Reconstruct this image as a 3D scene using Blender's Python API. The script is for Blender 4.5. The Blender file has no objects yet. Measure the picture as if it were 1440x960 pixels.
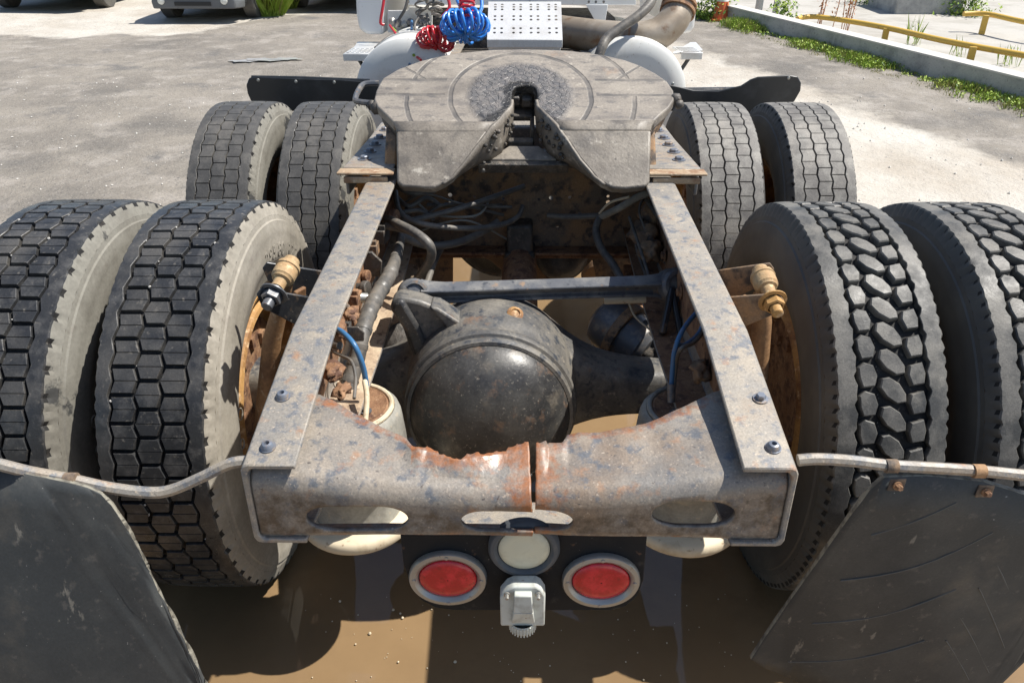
import bpy, bmesh, math, random
import numpy as np
from mathutils import Vector, Matrix, noise as mnoise
R = math.radians
random.seed(7)
rng = np.random.default_rng(5)
sc = bpy.context.scene
# ------------------------------------------------------------------ camera, sky, sun, exposure
F_PX, CX, CY = 1080.0, 720.0, 480.0
TH = R(27.66); CAM_H = 1.63
YAW = math.atan(13*math.cos(TH)/F_PX)
cam_d = bpy.data.cameras.new('camera'); cam = bpy.data.objects.new('camera', cam_d)
sc.collection.objects.link(cam); sc.camera = cam
cam_d.sensor_width = 36; cam_d.lens = F_PX/1440*36; cam_d.clip_start = .05; cam_d.clip_end = 2000
cam.location = (0, 0, CAM_H); cam.rotation_euler = (R(90)-TH, 0, YAW)
ROT = cam.rotation_euler.to_matrix(); CAMP = Vector((0, 0, CAM_H))
SUN = Vector((.59, .06, 1.0)).normalized()
w = bpy.data.worlds.new('World'); sc.world = w; w.use_nodes = True
nt = w.node_tree; bg = nt.nodes['Background']; sk = nt.nodes.new('ShaderNodeTexSky')
sk.sky_type = 'NISHITA'; sk.sun_disc = False; sk.sun_elevation = math.asin(SUN.z); sk.sun_rotation = math.atan2(SUN.x, SUN.y)
nt.links.new(sk.outputs[0], bg.inputs[0]); bg.inputs[1].default_value = .088
sd = bpy.data.lights.new('sun', 'SUN'); sd.energy = 4.6; sd.angle = R(.6); sd.color = (1, .955, .88)
so = bpy.data.objects.new('sun', sd); sc.collection.objects.link(so)
so.rotation_euler = SUN.to_track_quat('Z', 'Y').to_euler()
sc.view_settings.view_transform = 'Standard'; sc.view_settings.look = 'None'
sc.view_settings.exposure = .60; sc.view_settings.gamma = 1; sc.view_settings.use_curve_mapping = False

# ------------------------------------------------------------------ helpers
C = sc.collection
def ray(px, py):
    d = Vector(((px-CX)/F_PX, -(py-CY)/F_PX, -1)); return ROT @ d
def at(px, py, Y=None, z=None, x=None):
    d = ray(px, py)
    if Y is not None: t = Y/d.y
    elif z is not None: t = (z-CAM_H)/d.z
    else: t = x/d.x
    return CAMP + d*t
def gz(x, y):
    """height of the yard: a low rise away from the truck and a basin that holds the puddle"""
    h = .047*max(0.0, y-4.2); h = min(h, 1.2)
    ex = (abs(x+.06)/1.30)**4 + (abs(y-2.0)/3.0)**4
    k = max(0.0, min(1.0, (1.25-ex)/.5))
    n = .018*mnoise.noise(Vector((x*1.3, y*1.3, 0)))+.008*mnoise.noise(Vector((x*4, y*4, 3)))
    return h + .045*(1-k) - .07*k + n*(1-.3*k)
def gz0(x, y):
    return min(1.2, .047*max(0.0, y-4.2))+.045
def tag(o, label=None, cat=None, group=None, kind=None):
    if label: o['label'] = label
    if cat: o['category'] = cat
    if group: o['group'] = group
    if kind: o['kind'] = kind
    return o
def empty(name, loc, rot=None):
    o = bpy.data.objects.new(name, None); C.objects.link(o); o.location = loc
    if rot is not None: o.rotation_euler = rot
    return o
MW = {}
def parent_keep(o, p, world=None):
    wm = world if world is not None else Matrix.Identity(4)
    o.parent = p
    o.matrix_parent_inverse = Matrix.Identity(4)
    pw = MW.get(p.name, Matrix.Identity(4))
    o.matrix_local = pw.inverted() @ wm
    MW[o.name] = wm
class MB:
    def __init__(s): s.v = []; s.f = []; s.m = []; s.mi = 0
    def add(s, vs, fs):
        b = len(s.v); s.v += [tuple(v) for v in vs]
        for f in fs: s.f.append(tuple(i+b for i in f)); s.m.append(s.mi)
        return b
    def box(s, c, size, rot=None):
        hx, hy, hz = [a/2 for a in size]; c = Vector(c)
        m = rot if rot is not None else Matrix.Identity(3)
        vs = [c + m @ Vector((sx*hx, sy*hy, sz*hz)) for sx in (-1, 1) for sy in (-1, 1) for sz in (-1, 1)]
        s.add(vs, [(0, 1, 3, 2), (4, 6, 7, 5), (0, 4, 5, 1), (2, 3, 7, 6), (0, 2, 6, 4), (1, 5, 7, 3)])
    def bar(s, a, b, wd, ht, up=(0, 0, 1)):
        a = Vector(a); b = Vector(b); d = (b-a).normalized(); x = d.cross(Vector(up)).normalized(); u = x.cross(d)
        m = Matrix((x, d, u)).transposed(); s.box((a+b)/2, (wd, (b-a).length, ht), m)
    def tube(s, pts, r, n=12, closed=False, caps=True, sm=0):
        pts = [Vector(p) for p in pts]
        if sm: pts = smooth(pts, sm, closed)
        rs = r if isinstance(r, (list, tuple)) else [r]*len(pts)
        if len(rs) != len(pts): rs = [np.interp(i/(len(pts)-1), np.linspace(0, 1, len(rs)), rs) for i in range(len(pts))]
        N = len(pts); vs = []; prev = None
        for i, p in enumerate(pts):
            if closed: t = pts[(i+1) % N]-pts[i-1]
            else: t = pts[min(i+1, N-1)]-pts[max(i-1, 0)]
            t.normalize()
            if prev is None:
                prev = t.orthogonal().normalized()
            prev = (prev-t*prev.dot(t)).normalized(); b = t.cross(prev)
            for k in range(n):
                a = 2*math.pi*k/n; vs.append(p+(prev*math.cos(a)+b*math.sin(a))*rs[i])
        fs = []
        for i in range(N if closed else N-1):
            j = (i+1) % N
            for k in range(n):
                l = (k+1) % n; fs.append((i*n+k, i*n+l, j*n+l, j*n+k))
        if caps and not closed: fs += [tuple(range(n))[::-1], tuple((N-1)*n+k for k in range(n))]
        s.add(vs, fs)
    def lathe(s, prof, o, ax, n=32, a0=0, a1=2*math.pi):
        """prof: (distance along axis, radius)"""
        o = Vector(o); ax = Vector(ax).normalized(); e1 = ax.orthogonal().normalized()
        if abs(ax.z) < .5: e1 = (Vector((0, 0, 1))-ax*ax.z).normalized()
        e2 = ax.cross(e1); full = abs(a1-a0-2*math.pi) < 1e-6; m = n if full else n+1; vs = []; fs = []
        for (t, r) in prof:
            for k in range(m):
                a = a0+(a1-a0)*k/n; vs.append(o+ax*t+(e1*math.cos(a)+e2*math.sin(a))*max(r, 1e-4))
        for i in range(len(prof)-1):
            for k in range(n):
                l = (k+1) % m; fs.append((i*m+k, i*m+l, (i+1)*m+l, (i+1)*m+k))
        s.add(vs, fs)
    def prism(s, poly, vec):
        """3-D polygon pushed along vec"""
        n = len(poly); vec = Vector(vec); a = [Vector(p) for p in poly]; b = [p+vec for p in a]
        s.add(a+b, [tuple(range(n)), tuple(range(2*n-1, n-1, -1))]+[(i, i+n, (i+1) % n+n, (i+1) % n) for i in range(n)])
    def loft(s, rings, caps=True):
        n = len(rings[0]); vs = [p for r_ in rings for p in r_]; fs = []
        for i in range(len(rings)-1):
            for k in range(n):
                l = (k+1) % n; fs.append((i*n+k, i*n+l, (i+1)*n+l, (i+1)*n+k))
        if caps: fs += [tuple(range(n))[::-1], tuple((len(rings)-1)*n+k for k in range(n))]
        s.add(vs, fs)
    def grid(s, pts, skip=None):
        h = len(pts); wd = len(pts[0]); vs = [p for r_ in pts for p in r_]; fs = []
        for i in range(h-1):
            for j in range(wd-1):
                if skip and skip(i, j): continue
                fs.append((i*wd+j, i*wd+j+1, (i+1)*wd+j+1, (i+1)*wd+j))
        s.add(vs, fs)
    def mesh(s, name, mats, smooth_deg=35, recalc=True):
        me = bpy.data.meshes.new(name); me.from_pydata(s.v, [], s.f)
        for m in (mats if isinstance(mats, (list, tuple)) else [mats]): me.materials.append(m)
        me.polygons.foreach_set('material_index', s.m)
        if recalc:
            bm = bmesh.new(); bm.from_mesh(me); bmesh.ops.recalc_face_normals(bm, faces=bm.faces); bm.to_mesh(me); bm.free()
        if smooth_deg:
            me.polygons.foreach_set('use_smooth', [True]*len(me.polygons)); me.set_sharp_from_angle(angle=R(smooth_deg))
        me.update(); return me
    def build(s, name, mats, parent=None, world=None, bevel=0, seg=2, solid=0, subd=0, smooth_deg=35, label=None, recalc=True, local=False):
        me = s.mesh(name, mats, smooth_deg, recalc)
        o = bpy.data.objects.new(name, me); C.objects.link(o)
        if parent is not None:
            if local: o.parent = parent
            else: parent_keep(o, parent, world)
        elif world is not None: o.matrix_world = world
        if solid:
            m = o.modifiers.new('s', 'SOLIDIFY'); m.thickness = abs(solid); m.offset = 0 if solid > 0 else -1
        if subd:
            m = o.modifiers.new('d', 'SUBSURF'); m.levels = subd; m.render_levels = subd
        if bevel:
            m = o.modifiers.new('b', 'BEVEL'); m.width = bevel; m.segments = seg; m.limit_method = 'ANGLE'; m.angle_limit = R(30); m.harden_normals = False
        if label: o['label'] = label
        return o
def smooth(pts, k=4, closed=False):
    out = []; n = len(pts)
    rngi = range(n if closed else n-1)
    for i in rngi:
        if closed: p0, p1, p2, p3 = pts[i-1], pts[i], pts[(i+1) % n], pts[(i+2) % n]
        else: p0, p1, p2, p3 = pts[max(i-1, 0)], pts[i], pts[i+1], pts[min(i+2, n-1)]
        for j in range(k):
            t = j/k
            out.append(.5*((2*p1)+(p2-p0)*t+(2*p0-5*p1+4*p2-p3)*t*t+(3*p1-p0-3*p2+p3)*t**3))
    if not closed: out.append(pts[-1].copy())
    return out
def cut(o, cutters):
    """carve holes into a mesh and keep the plain result"""
    mb = MB()
    for f in cutters: f(mb)
    me = mb.mesh('cut', MAT['dark'], 0); co = bpy.data.objects.new('cut', me); C.objects.link(co)
    m = o.modifiers.new('bool', 'BOOLEAN'); m.object = co; m.operation = 'DIFFERENCE'; m.solver = 'EXACT'
    dg = bpy.context.evaluated_depsgraph_get(); dg.update()
    new = bpy.data.meshes.new_from_object(o.evaluated_get(dg))
    o.modifiers.clear(); old = o.data; o.data = new; bpy.data.meshes.remove(old); bpy.data.objects.remove(co); bpy.data.meshes.remove(me)
    new.polygons.foreach_set('use_smooth', [True]*len(new.polygons)); new.set_sharp_from_angle(angle=R(30))
# ------------------------------------------------------------------ materials
MAT = {}
def mat(name, base, rough=.6, layers=(), bump=(), metallic=0, spec=.5, rough_var=0, coat=0, attr=None, fine=None):
    """layers: (scale, lo, hi, colour[, detail[, stretch]]) noise patches laid over the base; bump: (scale, strength[, detail])..."""
    m = bpy.data.materials.new(name); m.use_nodes = True; t = m.node_tree; N = t.nodes; L = t.links
    b = N['Principled BSDF']; tc = N.new('ShaderNodeTexCoord')
    def noise(scale, det=5, rough_=.6, stretch=None, off=0):
        n = N.new('ShaderNodeTexNoise'); n.inputs['Scale'].default_value = scale; n.inputs['Detail'].default_value = det; n.inputs['Roughness'].default_value = rough_
        mp = N.new('ShaderNodeMapping'); L.new(tc.outputs['Object'], mp.inputs[0]); mp.inputs['Location'].default_value = (off, off*.7, off*1.3)
        if stretch: mp.inputs['Scale'].default_value = stretch
        L.new(mp.outputs[0], n.inputs['Vector']); return n.outputs['Fac']
    cur = N.new('ShaderNodeRGB'); cur.outputs[0].default_value = (*base, 1); out = cur.outputs[0]
    for i, ly in enumerate(layers):
        sc_, lo, hi, col = ly[:4]; det = ly[4] if len(ly) > 4 else 6; st = ly[5] if len(ly) > 5 else None
        n = noise(sc_, det, .62, st, i*3.7+1)
        mr = N.new('ShaderNodeMapRange'); mr.inputs[1].default_value = lo; mr.inputs[2].default_value = hi; mr.clamp = True; L.new(n, mr.inputs[0])
        mx = N.new('ShaderNodeMix'); mx.data_type = 'RGBA'; L.new(mr.outputs[0], mx.inputs[0]); L.new(out, mx.inputs[6]); mx.inputs[7].default_value = (*col, 1); out = mx.outputs[2]
    for aname, acol in ([attr] if attr and isinstance(attr[0], str) else (attr or [])):
        a = N.new('ShaderNodeAttribute'); a.attribute_name = aname
        n = noise(60, 6); mth = N.new('ShaderNodeMath'); mth.operation = 'ADD'; L.new(a.outputs['Fac'], mth.inputs[0]); L.new(n, mth.inputs[1])
        mr = N.new('ShaderNodeMapRange'); mr.inputs[1].default_value = .85; mr.inputs[2].default_value = 1.15; L.new(mth.outputs[0], mr.inputs[0])
        mx = N.new('ShaderNodeMix'); mx.data_type = 'RGBA'; L.new(mr.outputs[0], mx.inputs[0]); L.new(out, mx.inputs[6]); mx.inputs[7].default_value = (*acol, 1); out = mx.outputs[2]
    if fine:
        n = noise(fine[0], 3); mr = N.new('ShaderNodeMapRange'); mr.inputs[1].default_value = .25; mr.inputs[2].default_value = .75; mr.inputs[3].default_value = 1-fine[1]; mr.inputs[4].default_value = 1+fine[1]; L.new(n, mr.inputs[0])
        mx = N.new('ShaderNodeMix'); mx.data_type = 'RGBA'; mx.blend_type = 'MULTIPLY'; mx.inputs[0].default_value = 1; L.new(out, mx.inputs[6])
        cb = N.new('ShaderNodeCombineColor'); [L.new(mr.outputs[0], cb.inputs[i]) for i in range(3)]; L.new(cb.outputs[0], mx.inputs[7]); out = mx.outputs[2]
    L.new(out, b.inputs['Base Color']); b.inputs['Metallic'].default_value = metallic; b.inputs['Specular IOR Level'].default_value = spec
    if coat: b.inputs['Coat Weight'].default_value = coat; b.inputs['Coat Roughness'].default_value = .15
    if rough_var:
        n = noise(25, 5, .6, None, 9); mr = N.new('ShaderNodeMapRange'); mr.inputs[1].default_value = .3; mr.inputs[2].default_value = .7
        mr.inputs[3].default_value = max(.03, rough-rough_var); mr.inputs[4].default_value = min(1, rough+rough_var); L.new(n, mr.inputs[0]); L.new(mr.outputs[0], b.inputs['Roughness'])
    else: b.inputs['Roughness'].default_value = rough
    nrm = None
    for bp in bump:
        n = noise(bp[0], bp[2] if len(bp) > 2 else 5, .6, None, 5)
        bn = N.new('ShaderNodeBump'); bn.inputs['Strength'].default_value = bp[1]; bn.inputs['Distance'].default_value = bp[3] if len(bp) > 3 else .004
        L.new(n, bn.inputs['Height'])
        if nrm: L.new(nrm, bn.inputs['Normal'])
        nrm = bn.outputs[0]
    if nrm: L.new(nrm, b.inputs['Normal'])
    MAT[name] = m
    return m
DUST = (.40, .33, .25); RUST = (.24, .105, .045); RUST2 = (.36, .19, .09)
mat('dark', (.02, .02, .02), .6)
mat('rail_paint', (.285, .256, .216), .52, [(6, .38, .64, (.215, .202, .183)), (16, .46, .66, (.33, .285, .225)), (3.5, .52, .68, (.27, .205, .145)), (42, .52, .64, (.15, .155, .165)), (26, .60, .72, (.33, .19, .11)), (150, .60, .70, (.46, .38, .29)), (110, .64, .72, (.09, .075, .07))], [(120, .3, 4, .002), (18, .12, 3, .004)], spec=.6, rough_var=.14, fine=(300, .25))
mat('cross_paint', (.225, .20, .17), .44, [(5, .38, .62, (.165, .155, .143)), (13, .46, .66, (.27, .232, .188)), (3.2, .52, .68, (.22, .16, .11)), (34, .53, .64, (.11, .115, .125)), (20, .58, .72, (.30, .165, .09)), (140, .60, .70, (.40, .33, .26)), (100, .63, .71, (.07, .06, .055))], [(110, .35, 4, .002), (16, .25, 3, .006)], spec=.7, rough_var=.16, attr=(('grime_shade', (.075, .057, .042)), ('wear', (.27, .105, .04))), fine=(280, .25))
mat('rust', (.22, .115, .06), .8, [(12, .45, .6, (.30, .17, .09)), (30, .5, .62, (.11, .055, .035)), (70, .6, .7, (.42, .29, .19))], [(60, .7, 6, .006)], fine=(200, .25))
mat('rust_dark', (.20, .145, .10), .75, [(7, .45, .6, (.34, .20, .10)), (24, .5, .62, (.075, .06, .05)), (50, .6, .7, (.36, .22, .12))], [(60, .5, 6, .004)], fine=(200, .2))
mat('rust_orange', (.42, .235, .08), .7, [(9, .45, .6, (.20, .095, .04)), (40, .55, .66, (.55, .38, .22))], [(50, .5, 5, .004)], fine=(180, .2))
mat('rust_tan', (.36, .26, .165), .7, [(14, .48, .6, (.24, .13, .07)), (40, .55, .66, (.46, .36, .25))], [(50, .5, 5, .004)], fine=(180, .2))
mat('dust_tan', (.46, .36, .25), .85, [(10, .48, .62, (.33, .24, .16)), (40, .55, .65, (.2, .14, .1))], [(60, .6, 6, .005)], fine=(200, .2))
mat('black_paint', (.022, .024, .028), .35, [(16, .55, .66, (.07, .065, .06)), (30, .60, .70, (.13, .09, .06)), (120, .64, .70, (.2, .18, .15))], [(90, .15, 4, .002)], spec=.6, rough_var=.1, fine=(200, .25))
mat('axle_black', (.024, .024, .025), .44, [(6, .44, .64, (.075, .072, .066)), (22, .56, .70, (.16, .10, .065)), (18, .56, .70, (.12, .105, .085)), (140, .61, .68, (.20, .18, .15)), (60, .60, .70, (.09, .085, .08))], [(70, .22, 5, .003)], spec=.6, rough_var=.14, fine=(160, .25))
mat('axle_dust', (.085, .083, .080), .50, [(8, .40, .60, (.185, .17, .145)), (30, .52, .64, (.040, .046, .056)), (60, .6, .7, (.24, .21, .17)), (16, .62, .74, (.20, .125, .08))], [(60, .3, 5, .004)], rough_var=.12, fine=(160, .2))
mat('rod_steel', (.10, .105, .115), .38, [(14, .45, .6, (.19, .185, .175)), (50, .55, .68, (.045, .05, .06)), (30, .62, .7, (.26, .18, .12))], [(80, .2, 4, .002)], spec=.6, rough_var=.1)
mat('greasy', (.045, .042, .038), .52, [(14, .45, .6, (.09, .08, .07)), (40, .55, .65, (.15, .125, .10))], [(45, .8, 6, .008)], rough_var=.15)
mat('hose', (.085, .081, .075), .5, [(20, .42, .6, (.16, .145, .125)), (60, .58, .68, (.2, .17, .14))], [(90, .3, 4, .002)], rough_var=.1)
mat('steel_dark', (.12, .125, .135), .4, [(30, .5, .62, (.22, .20, .18)), (60, .6, .7, (.25, .14, .08))], [(100, .3, 4, .002)], metallic=.3, rough_var=.1)
mat('bolt_blue', (.17, .19, .23), .42, [(60, .5, .65, (.28, .22, .17))], [(120, .3, 4, .001)], metallic=.3)
mat('rubber_tread', (.028, .029, .031), .36, [(30, .48, .66, (.070, .069, .068)), (5, .48, .66, (.078, .074, .068)), (70, .60, .70, (.13, .12, .105))], [(150, .35, 5, .0015)], spec=.45, rough_var=.12, fine=(320, .3))
mat('rubber_lug', (.055, .055, .053), .54, [(14, .42, .62, (.14, .133, .12)), (7, .50, .62, (.17, .16, .14))], [(160, .4, 5, .0015)], spec=.42, rough_var=.14, fine=(320, .3))
mat('rubber_worn', (.13, .122, .112), .62, [(20, .45, .6, (.21, .20, .18)), (6, .50, .64, (.27, .25, .22)), (60, .62, .7, (.10, .095, .09))], [(140, .5, 5, .0015)], fine=(300, .3))
mat('rubber_worn_l', (.060, .058, .055), .55, [(20, .45, .6, (.09, .086, .08)), (6, .50, .64, (.12, .112, .10)), (60, .6, .7, (.055, .053, .05))], [(140, .5, 5, .0015)], fine=(300, .3))
mat('groove', (.010, .0095, .009), .75, [(60, .62, .70, (.07, .06, .05)), (25, .60, .72, (.035, .03, .026))], [(120, .5)])
mat('side_dark', (.078, .076, .072), .62, [(5, .45, .65, (.105, .101, .092)), (2.4, .5, .7, (.135, .126, .108))], [(80, .12, 4, .002)], spec=.4, rough_var=.06)
mat('side_dust', (.34, .312, .262), .85, [(4, .44, .60, (.225, .205, .17)), (7, .50, .62, (.28, .255, .21)), (25, .60, .72, (.24, .21, .18)), (14, .5, .66, (.28, .255, .21)), (3, .62, .68, (.16, .15, .13))], [(45, .3, 5, .003)], fine=(120, .12))
mat('side_dust2', (.22, .21, .18), .85, [(6, .45, .6, (.17, .16, .135)), (4.2, .575, .60, (.045, .045, .043)), (25, .60, .72, (.18, .165, .14))], [(45, .3, 5, .003)], fine=(120, .14))
mat('side_half', (.15, .145, .13), .8, [(6, .47, .58, (.27, .255, .225)), (9, .56, .62, (.05, .05, .048))], [(45, .3, 5, .003)], fine=(120, .14))
mat('flap', (.034, .038, .040), .60, [(6, .42, .66, (.058, .060, .058)), (190, .69, .73, (.34, .33, .31)), (4, .56, .72, (.095, .085, .07)), (40, .60, .72, (.09, .085, .078)), (30, .66, .70, (.16, .15, .13), 6, (1, 1, .25))], [(90, .12, 4, .002)], spec=.4, fine=(240, .15))
mat('flap_edge', (.25, .235, .19), .8, [(60, .45, .6, (.12, .11, .09))], [(80, .6)])
mat('plastic_black', (.018, .02, .022), .35, [(12, .5, .75, (.04, .042, .045))], spec=.5)
mat('cream', (.62, .53, .38), .6, [(14, .5, .65, (.45, .36, .24)), (50, .6, .7, (.30, .2, .12))], [(60, .2, 4, .002)])
mat('bag_rubber', (.30, .29, .25), .7, [(10, .45, .62, (.20, .19, .165)), (50, .6, .7, (.4, .34, .25))], [(50, .3, 5, .003)], fine=(140, .15))
mat('white_paint', (.74, .75, .74), .4, [(5, .55, .75, (.62, .60, .56)), (40, .66, .74, (.5, .46, .4))], [(30, .04)])
mat('tank_white', (.66, .66, .63), .45, [(5, .5, .7, (.52, .5, .45)), (60, .64, .72, (.35, .33, .3))], [(40, .05)])
mat('alu', (.66, .66, .65), .38, [(8, .5, .7, (.55, .53, .5))], metallic=.35, spec=.6, fine=(120, .1))
mat('pipe', (.27, .22, .165), .5, [(5, .45, .6, (.36, .31, .25)), (12, .55, .68, (.20, .12, .07))], [(50, .15, 4, .002)], metallic=.35, rough_var=.1)
mat('red_hose', (.50, .018, .03), .3, spec=.6, coat=.2)
mat('blue_hose', (.03, .22, .68), .3, spec=.6, coat=.2)
mat('blue_line', (.05, .16, .33), .4, [(40, .55, .7, (.2, .2, .2))])
mat('green_hose', (.22, .33, .05), .45)
mat('lens_red', (.42, .0, .012), .16, [(45, .45, .62, (.62, .012, .03)), (90, .58, .68, (.28, .0, .01))], spec=.5, coat=.5, bump=[(75, .35, 2, .0015)])
mat('panel_black', (.010, .012, .015), .62, [(22, .60, .70, (.035, .033, .032)), (26, .64, .72, (.10, .06, .04)), (150, .68, .73, (.2, .18, .16))], [(90, .15, 4, .002)], spec=.22, rough_var=.1)
mat('stainless', (.36, .36, .34), .36, [(14, .45, .62, (.34, .33, .30)), (60, .62, .72, (.25, .18, .12))], metallic=.55, rough_var=.12)
mat('lens_cream', (.60, .58, .44), .3, [(20, .5, .7, (.45, .43, .33))], spec=.5)
mat('grommet', (.07, .078, .088), .6, [(30, .5, .7, (.11, .11, .11))])
mat('socket', (.50, .52, .48), .5, [(30, .5, .65, (.36, .36, .32)), (60, .66, .72, (.22, .15, .09))], [(90, .2, 4, .001)])
mat('shock_rust', (.30, .165, .075), .75, [(10, .45, .62, (.19, .10, .05)), (40, .56, .68, (.42, .30, .19))], [(50, .5, 5, .004)], fine=(160, .25))
mat('bush_yellow', (.38, .265, .14), .7, [(20, .45, .6, (.40, .25, .12)), (50, .58, .68, (.62, .52, .30))], [(60, .5, 5, .004)], fine=(160, .2))
mat('car_grey', (.10, .105, .10), .28, spec=.6, coat=.5); mat('car_green', (.03, .045, .03), .3, coat=.5); mat('car_dark', (.02, .02, .022), .3, coat=.4)
mat('glass', (.02, .025, .03), .05, spec=.9); mat('lamp_glass', (.75, .75, .68), .15, spec=.8)
mat('car_plastic', (.12, .125, .13), .5)
mat('kerb_conc', (.42, .415, .39), .85, [(4, .45, .65, (.28, .28, .27)), (30, .58, .7, (.2, .2, .19)), (12, .6, .75, (.45, .44, .41), 6, (1, 1, .2))], [(50, .4, 6, .005)], fine=(100, .15))
mat('kerb_top', (.54, .52, .48), .85, [(6, .5, .65, (.5, .48, .45))], [(50, .4, 6, .005)], fine=(100, .12))
mat('yellow_paint', (.62, .40, .07), .5, [(20, .58, .7, (.45, .28, .08))], [(60, .1)])
mat('cone_orange', (.75, .16, .05), .5); mat('cone_white', (.75, .75, .72), .5)
def leaf(name, c, c2):
    m = mat(name, c, .55, [(9, .4, .6, c2)], spec=.3); b = m.node_tree.nodes['Principled BSDF']; return m
leaf('leaf', (.23, .36, .04), (.36, .44, .08)); leaf('leaf_dark', (.06, .13, .025), (.11, .19, .04)); leaf('dock', (.36, .14, .05), (.45, .22, .09)); leaf('leaf_dry', (.42, .37, .14), (.26, .30, .08))

# ------------------------------------------------------------------ the setting
def ground_material():
    m = bpy.data.materials.new('yard_surface'); m.use_nodes = True; t = m.node_tree; N = t.nodes; L = t.links; b = N['Principled BSDF']
    tc = N.new('ShaderNodeTexCoord'); pos = tc.outputs['Object']
    def noise(s, d=6, off=0, r=.62):
        n = N.new('ShaderNodeTexNoise'); n.inputs['Scale'].default_value = s; n.inputs['Detail'].default_value = d; n.inputs['Roughness'].default_value = r
        mp = N.new('ShaderNodeMapping'); mp.inputs['Location'].default_value = (off, off, 0); L.new(pos, mp.inputs[0]); L.new(mp.outputs[0], n.inputs['Vector']); return n.outputs['Fac']
    def rng_(v, a, c, x=0, y=1):
        mr = N.new('ShaderNodeMapRange'); mr.inputs[1].default_value = a; mr.inputs[2].default_value = c; mr.inputs[3].default_value = x; mr.inputs[4].default_value = y; L.new(v, mr.inputs[0]); return mr.outputs[0]
    def mix(f, a, c):
        mx = N.new('ShaderNodeMix'); mx.data_type = 'RGBA'; L.new(f, mx.inputs[0])
        for s_, v in ((6, a), (7, c)):
            if isinstance(v, tuple): mx.inputs[s_].default_value = (*v, 1)
            else: L.new(v, mx.inputs[s_])
        return mx.outputs[2]
    a = N.new('ShaderNodeAttribute'); a.attribute_name = 'pale'
    asp = mix(rng_(noise(.9), .4, .62), (.19, .170, .145), (.26, .232, .195))
    asp = mix(rng_(noise(3.2, 6, 4), .5, .66), asp, (.31, .28, .245))
    asp = mix(rng_(noise(1.7, 6, 9), .58, .70), asp, (.15, .14, .128))
    asp = mix(rng_(noise(.55, 7, 21), .54, .66, 0, .8), asp, (.125, .115, .102))
    asp = mix(rng_(noise(55, 3, 2), .60, .72), asp, (.36, .34, .30))
    asp = mix(rng_(noise(40, 3, 7), .62, .72), asp, (.07, .068, .065))
    pal = mix(rng_(noise(1.1, 6, 3), .4, .65), (.52, .49, .435), (.40, .355, .295))
    pal = mix(rng_(noise(60, 3, 5), .6, .72), pal, (.38, .33, .27))
    nn = noise(1.6, 8, 1.7); ad = N.new('ShaderNodeMath'); ad.operation = 'ADD'; L.new(a.outputs['Fac'], ad.inputs[0]); L.new(rng_(nn, .2, .8, -.5, .5), ad.inputs[1])
    col = mix(rng_(ad.outputs[0], .36, .66), asp, pal)
    sp = N.new('ShaderNodeSeparateXYZ'); L.new(pos, sp.inputs[0])
    mud = N.new('ShaderNodeAttribute'); mud.attribute_name = 'mud'
    col = mix(rng_(mud.outputs['Fac'], .3, .8), col, (.17, .12, .075))
    L.new(col, b.inputs['Base Color'])
    L.new(rng_(noise(6, 5, 8), .3, .7, .75, .95), b.inputs['Roughness'])
    nr = None
    for s_, st, dd in ((70, .7, .012), (18, .5, .03), (4, .4, .08)):
        bn = N.new('ShaderNodeBump'); bn.inputs['Strength'].default_value = st; bn.inputs['Distance'].default_value = dd; L.new(noise(s_, 5, s_), bn.inputs['Height'])
        if nr: L.new(nr, bn.inputs['Normal'])
        nr = bn.outputs[0]
    L.new(nr, b.inputs['Normal']); return m
# the wall runs from WA (near) to WB (far) on the right
def on_ground(px, py):
    z = 0
    for _ in range(30): p = at(px, py, z=z); z = .6*z+.4*gz(p.x, p.y)
    return Vector((p.x, p.y, gz(p.x, p.y)))
WA = on_ground(1440, 145); WB = on_ground(1023, 30)
WD = Vector((WB.x-WA.x, WB.y-WA.y, 0)).normalized(); WN = Vector((WD.y, -WD.x, 0))     # WN points away from the truck
def wall_d(x, y): return (Vector((x, y, 0))-Vector((WA.x, WA.y, 0))).dot(WN)
def pale_val(x, y):
    if x > .6:
        d = wall_d(x, y)                      # negative: yard side
        if d > .15: return 1.0
        k = (-d-1.25)/.8
        v = max(0, min(1, k))
        return v*(.95 if y > 1 else .9)
    d = y-(11.7+.05*(x+6)+(2.2*min(1, max(0, x+5)/1.2))); v = max(0, min(1, d/.8+.5))
    return v
xs = np.unique(np.concatenate([np.linspace(-3, 3, 61), np.linspace(-12, 12, 81), np.array([-500, -200, -80, -40, -20, 20, 40, 80, 200, 500.])]))
ys = np.unique(np.concatenate([np.linspace(-2, 6, 81), np.linspace(6, 24, 61), np.array([-500, -100, -20, -6, 30, 40, 80, 200, 600.])]))
g = MB(); g.grid([[Vector((x, y, gz(x, y))) for x in xs] for y in ys])
go = g.build('ground', ground_material(), smooth_deg=180, recalc=False)
pa = go.data.attributes.new('pale', 'FLOAT', 'POINT'); mu = go.data.attributes.new('mud', 'FLOAT', 'POINT')
pv = []; mv = []
for v in go.data.vertices:
    x, y, z = v.co; pv.append(pale_val(x, y)); ex = (abs(x+.06)/1.30)**4+(abs(y-2.0)/3.0)**4; mv.append(max(0, min(1, (2.6-ex)/1.8)))
pa.data.foreach_set('value', pv); mu.data.foreach_set('value', mv); tag(go, kind='structure')
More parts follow.
